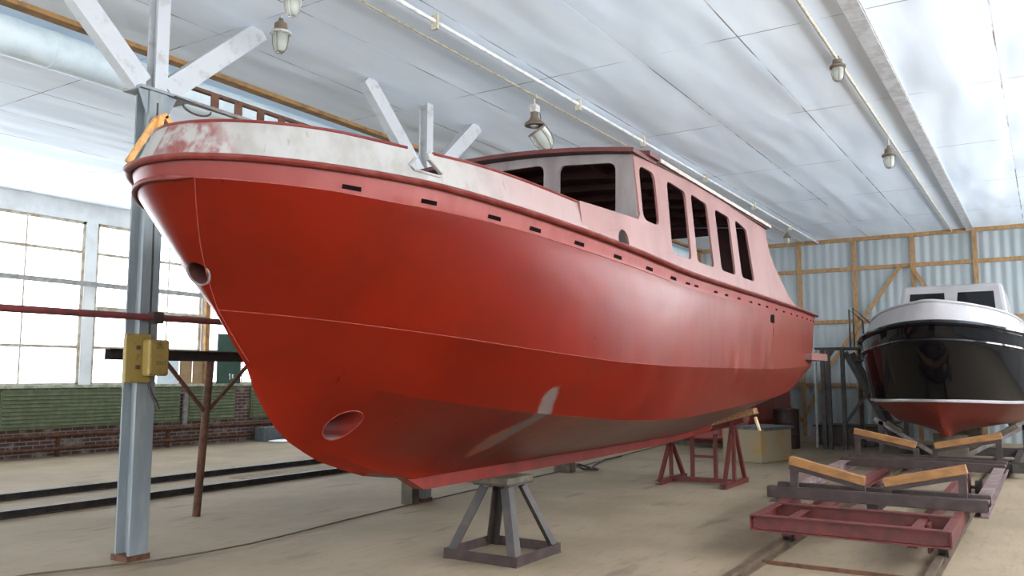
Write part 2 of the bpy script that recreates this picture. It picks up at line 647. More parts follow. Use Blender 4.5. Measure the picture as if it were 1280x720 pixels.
def seg_mask(k, ax, az, bx, bz, wid, soft, nz):
    """1 inside a streak from (ax,az) to (bx,bz)"""
    dx, dz = bx - ax, bz - az
    L = dx * dx + dz * dz
    t = k.math('DIVIDE', k.math('ADD', k.math('MULTIPLY', k.math('SUBTRACT', xx, ax), dx), k.math('MULTIPLY', k.math('SUBTRACT', zz, az), dz)), L)
    t = k.math('MINIMUM', k.math('MAXIMUM', t, 0.0), 1.0)
    ex = k.math('SUBTRACT', xx, k.math('ADD', ax, k.math('MULTIPLY', t, dx)))
    ez = k.math('SUBTRACT', zz, k.math('ADD', az, k.math('MULTIPLY', t, dz)))
    d = k.math('SQRT', k.math('ADD', k.math('MULTIPLY', ex, ex), k.math('MULTIPLY', ez, ez)))
    d = k.math('ADD', d, k.math('MULTIPLY', k.math('SUBTRACT', nz, .5), soft * 2))
    return k.math('SUBTRACT', 1.0, k.ramp(d, wid, wid + soft))


nz = k.noise(14, 4)
STREAK = ((4.95, 1.12), (5.62, 1.47))
c = k.mix(k.math('MULTIPLY', seg_mask(k, 5.57, 1.035, 5.46, 1.16, .045, .05, nz), .8), c, lin((138, 76, 52)))
c = k.mix(k.math('MULTIPLY', seg_mask(k, 5.535, 1.085, 5.39, 1.46, .03, .045, nz), .9), c, lin((92, 82, 79)))
k.bump(k.noise(1.1, 3, (1, 1, 1.2)), .25, .03)
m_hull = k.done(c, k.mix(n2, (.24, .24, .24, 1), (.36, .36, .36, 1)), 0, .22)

k = NT('grey_white_bulwark_paint')
xs = k.xyz()
xx = k.math('ADD', xs[0], 7.5)
n1 = k.noise(4, 5, (2, 2, 1))
c = k.mix(k.ramp(n1, .35, .7), lin((138, 135, 131)), lin((124, 120, 115)))
pk = k.math('MULTIPLY', k.ramp(xx, 4.0, 5.0), .75)
c = k.mix(pk, c, lin((134, 104, 99)))
patch = k.math('MULTIPLY', k.math('MULTIPLY', k.ramp(xx, 2.82, 2.9), k.math('SUBTRACT', 1.0, k.ramp(xx, 3.0, 3.12))), k.ramp(k.noise(5, 4, (2, 2, 1), (4, 0, 0)), .36, .6))
near = k.math('LESS_THAN', xs[1], 0.0)
c = k.mix(k.math('MULTIPLY', patch, near), c, lin((104, 52, 48)))
streak = k.math('MULTIPLY', k.ramp(k.noise(7, 4, (3, 3, .3), (1, 5, 2)), .62, .72), .5)
c = k.mix(streak, c, lin((118, 76, 70)))
m_bulwark = k.done(c, .5, 0, .4)
m_pink = worn('dusty_pink_primer', (122, 86, 80), (106, 67, 61), 2.2, .35, .7, rough=.45, stretch=(1, 1, .5))
m_grey_primer = worn('grey_primer', (114, 106, 104), (102, 91, 89), 3, rough=.5, stretch=(2, 2, .5))
m_redrail = worn('red_rail_paint', (92, 28, 22), (106, 50, 44), 8, rough=.45)
m_redroof = worn('dark_red_roof_paint', (78, 24, 20), (68, 20, 18), 4, rough=.5)
m_roofwhite = worn('pale_roof_paint', (160, 152, 142), (136, 122, 110), 7, rough=.6)
m_weld = worn('chalky_weld_bead', (118, 46, 32), (100, 32, 22), 30, rough=.7)
m_scuffgrey = worn('bare_grey_tube', (124, 121, 119), (102, 86, 82), 8, rough=.5)
m_dkred_in = worn('red_primed_interior', (58, 28, 26), (46, 24, 22), 4, rough=.8)

boat = thing('motor_boat', 'large red steel motor boat hull with pale bulwark and windowed wheelhouse, propped on stands', 'boat', (7.5, K, 0))

v, f = hull_mesh(hull_pt, ROWS, TS)
mb = MB().add(v, f, True)
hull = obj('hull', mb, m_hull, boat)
bm = bmesh.new()
bm.from_mesh(hull.data)
bmesh.ops.remove_doubles(bm, verts=bm.verts, dist=.0008)
bmesh.ops.dissolve_degenerate(bm, edges=bm.edges, dist=.0001)
bmesh.ops.recalc_face_normals(bm, faces=bm.faces)
bm.to_mesh(hull.data)
bm.free()
k = NT('pink_primed_sheer_band')  # sheer band pinker than the hull below, redder towards the bow
xs = k.xyz()
xx = k.math('ADD', xs[0], 7.5)
c = k.mix(k.ramp(k.noise(2.5, 5, (2, 1, .6)), .3, .7), lin((112, 44, 38)), lin((122, 60, 54)))
c = k.mix(k.ramp(xx, 2.9, 3.8), lin((98, 24, 16)), c)
m_band = k.done(c, .35, 0, .3)
hull.data.materials.append(m_band)
for pg in hull.data.polygons:
    cx3 = pg.center.x + 7.5
    if pg.center.z > C2['z'](cx3) - .003 and abs(pg.normal.z) < .9 and cx3 < 12.74:
        pg.material_index = 1
hull.data.set_sharp_from_angle(angle=math.radians(11))
hull.data.polygons.foreach_set('use_smooth', [True] * len(hull.data.polygons))


def cutter(mb):
    o = obj('cutter', mb, m_black)
    return o


def boolean(target, cut):
    md = target.modifiers.new('cut', 'BOOLEAN')
    md.operation = 'DIFFERENCE'
    md.solver = 'EXACT'
    md.object = cut
    bpy.context.view_layer.update()
    dg = bpy.context.evaluated_depsgraph_get()
    me = bpy.data.meshes.new_from_object(target.evaluated_get(dg), preserve_all_data_layers=True, depsgraph=dg)
    target.modifiers.clear()
    target.data = me
    bpy.data.objects.remove(cut, do_unlink=True)


# bow thruster tunnel right through the forefoot, and the hawse hole beside the stem
TX, TZ, TR = 4.225, 1.268, .1
cut = MB().lathe((TX, K - 1.2, TZ), [(TR, 0), (TR, 2.4)], 40, (0, 1, 0))
boolean(hull, cutter(cut))
HW = Vector((3.19, K, 2.205))
hn = Vector((-.86, -.12, -.5)).normalized()
boolean(hull, cutter(MB().lathe(HW - hn * .22, [(.08, 0), (.08, .5)], 28, hn)))
try:
    hull.data.set_sharp_from_angle(angle=math.radians(11))
except Exception:
    pass
for nm in ():
    pass
tun = MB()
sg = 40
v = []
# tunnel wall: open tube just inside the cut, from side to side
for kx in range(sg):
    an = kx * 2 * math.pi / sg
    px, pz = TX + math.cos(an) * TR, TZ + math.sin(an) * TR
    v.append((px, K - .9, pz))
half_w = []


def hull_y(x, z):
    """half breadth of hull surface at x,z (rows in segment 3, then 2)"""
    for j in (2, 3):
        lo, hi = 0.0, 1.0
        if surf(x, j, 1)[2] > z:
            continue
        for _ in range(30):
            m = (lo + hi) / 2
            if surf(x, j, m)[2] > z:
                lo = m
            else:
                hi = m
        return K - surf(x, j, lo)[1]
    return .08


v, f = [], []
rim_near = []
for kx in range(sg):
    an = kx * 2 * math.pi / sg
    px, pz = TX + math.cos(an) * TR * .985, TZ + math.sin(an) * TR * .985
    hb = hull_y(px, pz)
    rim_near.append((TX + math.cos(an) * TR, K - hb - .002, TZ + math.sin(an) * TR))
    v += [(px, K - hb, pz), (px, K + hb, pz)]
for kx in range(sg):
    a, b = 2 * kx, 2 * ((kx + 1) % sg)
    f.append((a, b, b + 1, a + 1))
k = NT('half_painted_tunnel')
xs = k.xyz()
side = k.math('ADD', k.math('MULTIPLY', k.math('ADD', xs[0], 7.5 - TX), -1.0), k.math('MULTIPLY', k.math('SUBTRACT', xs[2], TZ), -.8))
side = k.math('ADD', side, k.math('MULTIPLY', k.noise(9, 4), .06))
c = k.mix(k.ramp(side, .0, .09), lin((100, 22, 12)), lin((122, 118, 116)))
m_tunnel = k.done(c, .5, 0, .3)
obj('thruster_tunnel', MB().add(v, f, True), m_tunnel, boat, label='half painted grey and red thruster tunnel through the forefoot')
obj('tunnel_rim', MB().tube(rim_near, .004, 6, closed=True), m_weld, boat)
hub = MB().lathe((TX, K - .1, TZ), [(.03, 0), (.035, .1), (.03, .2)], 16, (0, 1, 0))
# hawse pipe
rim = []
u_ = hn.cross(Vector((0, 0, 1))).normalized()
w_ = hn.cross(u_)
obj('hawse_pipe', MB().add([tuple(HW + hn * (hh - .02) + (u_ * math.cos(q * 2 * math.pi / 28) + w_ * math.sin(q * 2 * math.pi / 28)) * .079) for hh in (.0, -.2) for q in range(28)],
                           [(q, (q + 1) % 28, 28 + (q + 1) % 28, 28 + q) for q in range(28)], True), worn('dull_pink_pipe', (84, 50, 46), (72, 42, 38), 9), boat)
obj('hawse_rim', MB().tube([HW - hn * .016 + (u_ * math.cos(q * 2 * math.pi / 28) + w_ * math.sin(q * 2 * math.pi / 28)) * .081 for q in range(28)], .008, 6, closed=True), m_grey_primer, boat)

# keel bar
mb = MB()
kx = [(5.12, .815, .81), (5.32, .815, .71), (8, .83, .71), (10.4, .84, .735), (11.7, .88, .79), (12.0, .92, .80)]
v, f = [], []
for x, zt, zb in kx:
    v += [(x, K - .055, zt), (x, K + .055, zt), (x, K + .055, zb), (x, K - .055, zb)]
for i in range(len(kx) - 1):
    for q in range(4):
        f.append((i * 4 + q, i * 4 + (q + 1) % 4, i * 4 + 4 + (q + 1) % 4, i * 4 + 4 + q))
f += [(0, 1, 2, 3), tuple(4 * (len(kx) - 1) + q for q in (3, 2, 1, 0))]
m_keel = worn('bright_red_keel_paint', (106, 22, 8), (86, 18, 8), 4, rough=.5)
obj('keel', mb.add(v, f), m_keel, boat)
obj('propeller_shaft', MB().tube([(11.5, K, .84), (12.1, K, .86)], .03, 12).lathe((12.03, K, .86), [(.03, 0), (.05, .03), (.045, .1), (.01, .16)], 14, (1, 0, 0)), m_redrail, boat)

# weld beads
obj('weld_seam', MB().tube([tuple(hull_pt(2, 0, t) + np.array((0, -.001, 0))) for t in np.linspace(.036, .62, 50)], .0035, 5), m_weld, boat)
sv = []
for w in np.linspace(0, 1, 16):
    t = .053 * (1 - w) + .035
    sv.append(tuple(hull_pt(1, w, t) + np.array((-.001, -.001, 0))))
for w in np.linspace(.06, .9, 10):
    sv.append(tuple(hull_pt(2, w, .035 + .02 * w) + np.array((-.001, -.001, 0))))
obj('weld_seam', MB().tube(sv, .0035, 5), m_weld, boat)
obj('weld_seam', MB().tube([tuple(hull_pt(1, 0, t) + np.array((0, -.001, 0))) for t in np.linspace(.09, .62, 50)], .003, 5), worn('pale_paint_edge', (130, 66, 58), (116, 48, 40), 20), boat)


# bulwark, two-sided plate around the bow
def bul_out(x):
    return half(2.96, 4.3, 1.60, 1.9)(x)


ztop = pchip([2.96, 3.06, 3.22, 3.47, 3.81, 4.11, 4.39, 4.72, 5.17, 5.49, 6], [3.057, 3.058, 3.057, 3.049, 3.018, 2.995, 2.979, 2.947, 2.891, 2.852, 2.79])
BT = [i / 60 for i in range(61)]
BXE = 5.56


def bul_pt(t, w, side, inset=0.0):
    xa = C1['x0'] + (BXE - C1['x0']) * t * t
    xb = 2.96 + (BXE - 2.96) * t * t
    x = xa * (1 - w) + xb * w
    ba, bb_ = C1['b'](xa), bul_out(xb)
    za, zb = C1['z'](xa), ztop(xb)
    if xb > 5.38:
        zb = za + (zb - za) * math.sqrt(max(0.02, 1 - ((xb - 5.38) / (BXE - 5.38)) ** 2))
    b = ba * (1 - w) + bb_ * w - inset * min(1, 2.5 * t)
    return (x + inset * 1.2 * (1 - t), K + side * b, za * (1 - w) + zb * w)


v, f = [], []
NW = 7
seq = [(t, -1) for t in BT[::-1]] + [(t, 1) for t in BT[1:]]
for ins in (0.0, .022):
    for w in range(NW):
        for t, s in seq:
            v.append(bul_pt(t, w / (NW - 1), s, ins))
nc = len(seq)
f = grid_faces(NW, nc) + grid_faces(NW, nc, NW * nc, True)
o2 = NW * nc
for i in range(nc - 1):
    f.append((i, i + 1, o2 + i + 1, o2 + i))
    a = (NW - 1) * nc
    f.append((a + i + 1, a + i, o2 + a + i, o2 + a + i + 1))
for w in range(NW - 1):
    for e in (0, nc - 1):
        f.append((w * nc + e, (w + 1) * nc + e, o2 + (w + 1) * nc + e, o2 + w * nc + e))
bul = obj('bulwark', MB().add(v, f, True), m_bulwark, boat, label='pale grey bulwark plating with worn pink patches')
# mooring notch, narrow at the rim and wider below
NP = [(3.985, 3.1), (3.985, 2.945), (3.93, 2.89), (3.95, 2.864), (4.12, 2.842), (4.145, 2.866), (4.08, 2.95), (4.08, 3.1)]
vy = [(x, y, z) for y in (2.6, 3.6) for x, z in NP]
nn = len(NP)
boolean(bul, cutter(MB().add(vy, [tuple(range(nn))[::-1], tuple(range(nn, 2 * nn))] + [(i, (i + 1) % nn, nn + (i + 1) % nn, nn + i) for i in range(nn)])))
bul.data.set_sharp_from_angle(angle=math.radians(35))


def bul_y(x, z):
    za, zb = C1['z'](x), ztop(x)
    w = min(max((z - za) / (zb - za), 0), 1)
    return K - (C1['b'](x) * (1 - w) + bul_out(x) * w)


obj('notch_rim', MB().tube([(x, bul_y(x, z) - .004, min(z, ztop(x))) for x, z in NP[1:-1]], .009, 8), m_bulwark, boat)
pa, pb = (3.95, bul_y(3.95, 2.864), 2.868), (4.12, bul_y(4.12, 2.842), 2.846)
npv = [pa, pb, (pb[0] + .02, pb[1] + .1, pb[2]), (pa[0] + .02, pa[1] + .1, pa[2])]
obj('notch_plate', MB().add(npv + [(a, b, c_ - .012) for a, b, c_ in npv], [(0, 1, 2, 3), (7, 6, 5, 4), (0, 4, 5, 1), (1, 5, 6, 2), (2, 6, 7, 3), (3, 7, 4, 0)]), m_scuffgrey, boat)

# cap rail along the bulwark top, split at the notch, turning down at its aft ends
top_near = [bul_pt(t, 1, -1, .008) for t in BT]
gap0, gap1 = 3.985, 4.075
seqp = [bul_pt(t, 1, 1, .008) for t in BT[::-1]] + top_near[1:]
near_start = len(BT) - 1
first = [p for i, p in enumerate(seqp) if not (i > near_start and p[0] > gap0)]
second = [p for i, p in enumerate(seqp) if i > near_start and p[0] > gap1]
end = bul_pt(1, 0, -1, .008)
second += [(BXE + .005, end[1], end[2] + .03)]
obj('cap_rail', MB().tube(first, .017, 10, ry=.013), m_redrail, boat)
obj('cap_rail', MB().tube(second, .017, 10, ry=.013), m_redrail, boat)
# rubbing strake along the deck line, round the bow and aft to the transom
rs = [C1['x0'] + (C1['x1'] - C1['x0']) * t * t for t in TS]
path = [tuple(cpt(C1, t, 1)) for t in TS[::-1]] + [tuple(cpt(C1, t, -1)) for t in TS[1:]]
path = [(x - (.02 if abs(y - K) < .3 and x < 3 else 0), K + (y - K) * (1 + .022 / max(abs(y - K), .3)), z) for x, y, z in path]
obj('rubbing_strake', MB().tube(path, .028, 10, ry=.02), m_redrail, boat)
# short fender strip round the bow below it
st = [tuple(cpt(C2, t, 1)) for t in np.linspace(.36, .0, 24)] + [tuple(cpt(C2, t, -1)) for t in np.linspace(.01, .085, 8)]
st = [(x - .012, K + (y - K) * 1.01, z) for x, y, z in st]
obj('bow_fender_strip', MB().tube(st, [.016] * (len(st) - 3) + [.013, .008, .003], 8), m_redrail, boat)

# side slots below the strake
sx = [3.545, 4.0, 4.475, 4.83, 5.28, 5.75, 6.22, 6.65, 6.96, 7.16, 7.68, 8.0, 8.4, 8.83, 9.16, 9.5, 9.95, 10.35, 10.8, 11.2, 11.6, 12.0, 12.35, 12.6]
for x in sx:
    L = .1 if x < 6.9 else .085
    p, q = surf(x, 0, .72), surf(min(x + L, 12.7), 0, .72)
    mbs = MB().bar((p[0], p[1] + .006, p[2]), (q[0], q[1] + .006, q[2]), .02, .026 if x < 6.9 else .018)
    obj('drain_slot', mbs, m_black, boat)
p = surf(9.88, 1, .09)
obj('exhaust_port', MB().box((9.71, p[1] - .006, 2.205), (9.91, p[1] + .05, 2.32)), m_black, boat, bevel=.02)


# ---- superstructure: side plates with window openings
def fill2d(loops, thick, cuts=()):
    cu = bpy.data.curves.new('tmp', 'CURVE')
    cu.dimensions = '2D'
    cu.fill_mode = 'BOTH'
    cu.extrude = thick / 2
    for lp in loops:
        sp = cu.splines.new('POLY')
        sp.points.add(len(lp) - 1)
        for q, pnt in zip(sp.points, lp):
            q.co = (pnt[0], pnt[1], 0, 1)
        sp.use_cyclic_u = True
    o = bpy.data.objects.new('tmp', cu)
    COL.objects.link(o)
    bpy.context.view_layer.update()
    dg = bpy.context.evaluated_depsgraph_get()
    me = bpy.data.meshes.new_from_object(o.evaluated_get(dg), depsgraph=dg)
    bpy.data.objects.remove(o, do_unlink=True)
    bm = bmesh.new()
    bm.from_mesh(me)
    bmesh.ops.remove_doubles(bm, verts=bm.verts, dist=1e-5)
    for cxx in cuts:
        bmesh.ops.bisect_plane(bm, geom=bm.verts[:] + bm.edges[:] + bm.faces[:], plane_co=(cxx, 0, 0), plane_no=(1, 0, 0), dist=1e-5)
    out = MB()
    bm.verts.index_update()
    out.add([tuple(q.co) for q in bm.verts], [tuple(q.index for q in fc.verts) for fc in bm.faces])
    bm.free()
    bpy.data.meshes.remove(me)
    return out


def rounded(pts, r, n=5):
    out = []
    m = len(pts)
    for i in range(m):
        a, b, c_ = Vector(pts[i - 1]), Vector(pts[i]), Vector(pts[(i + 1) % m])
        rr = r[i] if isinstance(r, (list, tuple)) else r
        d1, d2 = (a - b), (c_ - b)
        r1 = min(rr, d1.length * .45)
        r2 = min(rr, d2.length * .45)
        p, q = b + d1.normalized() * r1, b + d2.normalized() * r2
        for s in range(n + 1):
            t = s / n
            out.append(tuple(p * (1 - t) ** 2 + b * 2 * t * (1 - t) + q * t * t))
    return out


bot = [(x, C1['z'](x) + .003) for x in np.linspace(5.36, 11.6, 40)]
side_outline = bot + [(11.5, 2.478), (11.1, 2.52), (10.775, 2.605), (10.416, 2.772), (10.19, 2.897), (10.0, 3.06), (9.95, 3.2), (9.937, 3.345), (6.19, 3.415), (6.19, 2.90), (6.15, 2.85), (5.7, 2.862), (5.36, 2.874)]
holes = [rounded([(6.235, 2.86), (6.515, 2.845), (6.54, 3.305), (6.265, 3.325)], .08),
         rounded([(6.71, 2.64), (7.13, 2.63), (7.184, 3.262), (6.776, 3.292)], .06),
         rounded([(7.28, 2.63), (7.735, 2.625), (7.756, 3.25), (7.327, 3.275)], .06),
         rounded([(7.95, 2.625), (8.40, 2.62), (8.431, 3.228), (7.982, 3.242)], .06),
         rounded([(8.61, 2.62), (9.085, 2.62), (9.046, 3.19), (8.63, 3.24)], .07),
         [(5.885 + .075 * math.cos(q * 2 * math.pi / 24), 2.64 + .088 * math.sin(q * 2 * math.pi / 24)) for q in range(24)]]
SP = fill2d([side_outline] + holes, .02, [5.6, 6, 6.5, 7, 7.5, 8, 8.5, 9, 9.5, 10, 10.5, 11])


def side_y(x, z):
    return C1['b'](x) - .018 - .11 * (z - C1['z'](x))


for side in (-1, 1):
    mb = MB()
    mb.v = [(x, K + side * (side_y(x, z) - e), z) for x, z, e in SP.v]
    mb.f = list(SP.f)
    mb.sm = [False] * len(mb.f)
    obj('wheelhouse_side', mb, m_pink, boat)
# front with four windows
yl, yr = K - side_y(6.2, 3.3), K + side_y(6.2, 3.3)


def roof_z(y, x=6.2):
    return 3.425 + .12 * (1 - ((y - K) / 1.52) ** 2) - .0185 * (x - 6.2)


top = [(y, roof_z(y) - .03) for y in np.linspace(yr - .01, yl + .01, 24)]
fo = [(yl - .06, 2.56), (yr + .06, 2.56)] + top
fh = []
for a, b in ((2.915, 3.45), (3.60, 4.205), (4.295, 4.90), (5.05, 5.585)):
    fh.append(rounded([(a, 2.89), (b, 2.89), (b, roof_z(b) - .115), (a, roof_z(a) - .1)], .07))
FP = fill2d([fo] + fh, .03)
mb = MB()
mb.v = [(6.2 + e + .03 * (z - 3.3), y, z) for y, z, e in FP.v]
mb.f, mb.sm = list(FP.f), [False] * len(FP.f)
obj('wheelhouse_front', mb, m_grey_primer, boat, label='grey primed windscreen frame')
# aft bulkhead with a doorway
BP = fill2d([[(2.72, 2.47), (5.78, 2.47)] + [(y, roof_z(y, 9.9) - .035) for y in np.linspace(5.74, 2.76, 16)], rounded([(3.32, 2.5), (5.2, 2.5), (5.2, 3.31), (3.32, 3.31)], .05)], .02)
mb = MB()
mb.v = [(9.9 + e, y, z) for y, z, e in BP.v]
mb.f, mb.sm = list(BP.f), [False] * len(BP.f)
obj('aft_bulkhead', mb, m_dkred_in, boat)


def slab(xa, xb, ya, yb, zo, th, na=4, nb=28, round_front=0.0):
    v, f = [], []
    for e in (0, -th):
        for i in range(na + 1):
            for q in range(nb + 1):
                y = ya + (yb - ya) * q / nb
                x = xa + (xb - xa) * i / na
                if round_front:
                    x += round_front * ((y - K) / 1.6) ** 2 * (1 - i / na)
                v.append((x, y, roof_z(y, x) + zo + e))
    n = (na + 1) * (nb + 1)
    f = grid_faces(na + 1, nb + 1) + grid_faces(na + 1, nb + 1, n, True)
    for i in range(na):
        for q in (0, nb):
            a = i * (nb + 1) + q
            f.append((a, a + nb + 1, n + a + nb + 1, n + a))
    for q in range(nb):
        for i in (0, na):
            a = i * (nb + 1) + q
            f.append((a, a + 1, n + a + 1, n + a))
    return MB().add(v, f, False)


obj('roof_visor', slab(6.08, 6.6, K - 1.53, K + 1.53, .01, .035, round_front=.03), m_redroof, boat)
obj('roof_panel', slab(6.6, 9.97, K - 1.54, K + 1.54, .0, .02, 12), m_dkred_in, boat)
obj('roof_covering', slab(6.605, 10.0, K - 1.565, K + 1.565, .035, .034, 12), m_roofwhite, boat, label='pale weathered roof covering')
obj('roof_upstand', slab(6.38, 6.604, K - 1.56, K + 1.56, .05, .04, 2), m_redroof, boat)
for x in (6.8, 7.3, 7.8, 8.3, 8.8, 9.3):
    pts = [(x, y, roof_z(y, x) - .06) for y in np.linspace(2.8, 5.7, 14)]
    mb = MB()
    for a, b in zip(pts[:-1], pts[1:]):
        mb.bar(a, b, .03, .06)
    obj('roof_beam', mb, m_dkred_in, boat)
for y in (3.3, 4.25, 5.2):
    obj('roof_stringer', MB().bar((6.3, y, roof_z(y) - .05), (9.85, y, roof_z(y, 9.85) - .05), .03, .04), m_dkred_in, boat)
# ledge across the stern
zl = 1.87
obj('stern_ledge', MB().prism((12.0, K - 1.52, zl), (12.0, K + 1.52, zl), [(-.0, -.05), (.98, -.05), (.98, .05), (0, .05)], (0, 0, 1)), m_pink, boat)
for y in (K - 1.25, K + 1.25):
    obj('ledge_bracket', MB().add([(12.4, y - .01, zl - .05), (12.85, y - .01, zl - .05), (12.4, y - .01, zl - .2), (12.4, y + .01, zl - .05), (12.85, y + .01, zl - .05), (12.4, y + .01, zl - .2)],
                                  [(0, 1, 2), (5, 4, 3), (0, 3, 4, 1), (1, 4, 5, 2), (2, 5, 3, 0)]), m_redroof, boat)

# ================================================================== SUPPORTS OF THE BOAT
# front pyramid stand
stand = thing('boat_stand', 'dark grey pyramid stand of angle steel under the keel near the bow', 'stand', (6.5, K, 0))
ct = [(-1, -1), (1, -1), (1, 1), (-1, 1)]
cx_, cy_ = 6.5, 4.22
for i, (a, b) in enumerate(ct):
    fo_, to_ = (cx_ + a * .385, cy_ + b * .385, .0), (cx_ + a * .15, cy_ + b * .15, .632)
    obj('leg', MB().angle(fo_, to_, .085, .012, (-a, 0, 0), sx=1 if a * b > 0 else -1, sy=1), m_steel_dark, stand)
for i in range(4):
    a, b = ct[i], ct[(i + 1) % 4]
    p, q = Vector((cx_ + a[0] * .375, cy_ + a[1] * .375, .045)), Vector((cx_ + b[0] * .375, cy_ + b[1] * .375, .045))
    obj('base_bar', MB().bar(p, q, .014, .085), m_brown_steel, stand)
obj('top_plate', MB().box((cx_ - .2, cy_ - .19, .632), (cx_ + .2, cy_ + .19, .652)), m_steel_dark, stand)
pad = tag(obj('timber_pad', MB().box((6.26, 4.02, .652), (6.70, 4.46, .708)), m_wood_grey, origin=(6.48, 4.24, .652), bevel=.006), 'weathered timber pad between keel and dark grey stand', 'timber')

# red trestle at the stern
tx = 12.35
tr = thing('boat_trestle', 'red painted steel trestle with two splayed ends under the stern', 'trestle', (tx, 4.45, 0))
for y, zt in ((4.95, .62), (3.97, .93)):
    obj('leg', MB().chan((tx - .46, y, .05), (tx - .03, y, zt), .05, .06), m_red_steel, tr)
    obj('leg', MB().chan((tx + .5, y, .05), (tx + .03, y, zt), .05, .06), m_red_steel, tr)
    obj('upright', MB().bar((tx, y, .04), (tx, y, zt), .05, .05), m_red_steel, tr)
    obj('foot_rail', MB().chan((tx - .52, y, .035), (tx + .55, y, .035), .09, .07, side=-1), m_red_steel, tr)
for y, zt in ((4.6, .71), (4.24, .74)):
    obj('upright', MB().bar((tx - .02, y, .06), (tx - .02, y, zt), .05, .06), m_red_steel, tr)
obj('base_rail', MB().bar((tx - .05, 3.97, .06), (tx - .05, 4.95, .06), .06, .07), m_red_steel, tr)
obj('rung', MB().bar((tx - .02, 4.6, .4), (tx - .02, 4.24, .4), .03, .04), m_red_steel, tr)
obj('top_rail', MB().bar((tx, 5.05, .60), (tx, 3.8, .96), .1, .08), m_red_steel, tr)
tag(obj('packing_plank', MB().bar((tx - .02, 4.72, .775), (tx - .02, 3.62, 1.095), .2, .09), m_wood_dirty, origin=(tx, 4.2, .8), bevel=.005),
    'sloping timber plank packed between stern hull and red trestle', 'timber')
tag(obj('wooden_wedge', MB().add([(tx + .2, 3.72, .99), (tx + .26, 3.72, .99), (tx + .26, 3.66, .8), (tx + .2, 3.66, .8), (tx + .2, 3.69, 1.0), (tx + .26, 3.69, 1.0), (tx + .26, 3.63, .8), (tx + .2, 3.63, .8)],
                                  [(0, 1, 2, 3), (7, 6, 5, 4), (0, 4, 5, 1), (1, 5, 6, 2), (2, 6, 7, 3), (3, 7, 4, 0)]), m_wood_end, origin=(tx + .2, 3.7, .8)),
    'small pale wooden wedge hanging beside the end of the sloping plank', 'wedge')

# ================================================================== FLOOR THINGS NEAR THE BOAT
tag(obj('timber_post', MB().box((8.36, 6.78, 0), (8.50, 6.96, .31)), m_wood_grey, origin=(8.43, 6.87, 0), bevel=.008), 'short grey timber post on the floor behind the tip of the keel', 'timber')
tag(obj('timber_block', MB().box((12.5, 6.8, 0), (12.72, 7.1, .16)), m_wood_grey, origin=(12.6, 6.95, 0), bevel=.008), 'low grey timber block on the floor behind the keel, beside a coiled hose', 'timber')
pts = []
for i in range(60):
    a = i / 59 * 2 * math.pi * 1.6
    pts.append((12.98 + .12 * math.cos(a), 6.72 + .2 * math.sin(a), .02 + .004 * i / 6 * .5 + .1 * max(0, math.sin(a)) * .6))
pts += [(13.6, 6.9, .02), (14.6, 7.2, .02), (15.5, 7.25, .02)]
tag(obj('hose', MB().tube(pts, .014, 8), m_cable, origin=(13, 6.7, 0)), 'loosely coiled black hose on the floor behind the keel', 'hose')
cab = [(2.5, 7.2, .012), (3.8, 7.0, .014), (4.65, 6.60, .016), (5.1, 6.5, .02), (5.6, 6.47, .02), (6.2, 6.55, .014), (7.0, 6.66, .012), (7.77, 6.74, .012), (10, 6.9, .012), (12.52, 6.99, .012), (15, 7.25, .012), (19, 7.7, .012)]
cabs = []
for a, b in zip(cab[:-1], cab[1:]):
    for t in np.linspace(0, 1, 6, endpoint=False):
        cabs.append(tuple(np.array(a) * (1 - t) + np.array(b) * t))
cabs.append(cab[-1])
tag(obj('floor_cable', MB().tube(cabs, .008, 8), worn('dusty_cable', (70, 58, 46), (84, 72, 58), 6), origin=(8, 6.8, 0)), 'long thin cable lying along the floor beneath the boat', 'cable')

# left track: two low steel beams
for i, (y, lb) in enumerate(((10.0, 'dark steel track beam on the floor at left, the nearer of two'), (11.45, 'dark steel track beam on the floor at left, the farther of two'))):
    tag(obj('track_beam', MB().ibeam((1.0, y, .045), (17.0, y, .045), .1, .09), m_steel_black, origin=(7, y, 0)), lb, 'rail', 'track beams left of the boat')
tag(obj('metal_sheet', MB().box((9.0, 10.35, 0), (11.2, 11.0, .015)), worn('sandy_sheet', (124, 110, 90), (108, 94, 76), 5, rough=.9, spec=.1), origin=(10, 10.7, 0)), 'flat sandy metal sheet lying between the two dark track beams', 'sheet')

# right track rails with ties
for y, lb in ((2.17, 'floor rail leading under the left side of the red trolley'), (.86, 'floor rail leading under the right side of the red trolley')):
    tag(obj('track_rail', MB().prism((1.5, y, .0), (20, y, .0), [(-.05, 0), (.05, 0), (.05, .012), (.012, .018), (.012, .045), (.03, .05), (.03, .075), (-.03, .075), (-.03, .05), (-.012, .045), (-.012, .018), (-.05, .012)], (0, 0, 1)),
            worn('floor_rail_steel', (88, 72, 56), (70, 56, 44), 8, rough=.6), origin=(8, y, 0)), lb, 'rail', 'rails under the red trolley')
for x, lb in ((7.42, 'thin tie bar between the floor rails, just before the trolley'), (6.75, 'thin tie bar between the floor rails, nearest the camera')):
    tag(obj('tie_bar', MB().bar((x, .86, .015), (x, 2.17, .015), .035, .03), m_rust, origin=(x, 1.5, 0)), lb, 'bar', 'tie bars between the floor rails')

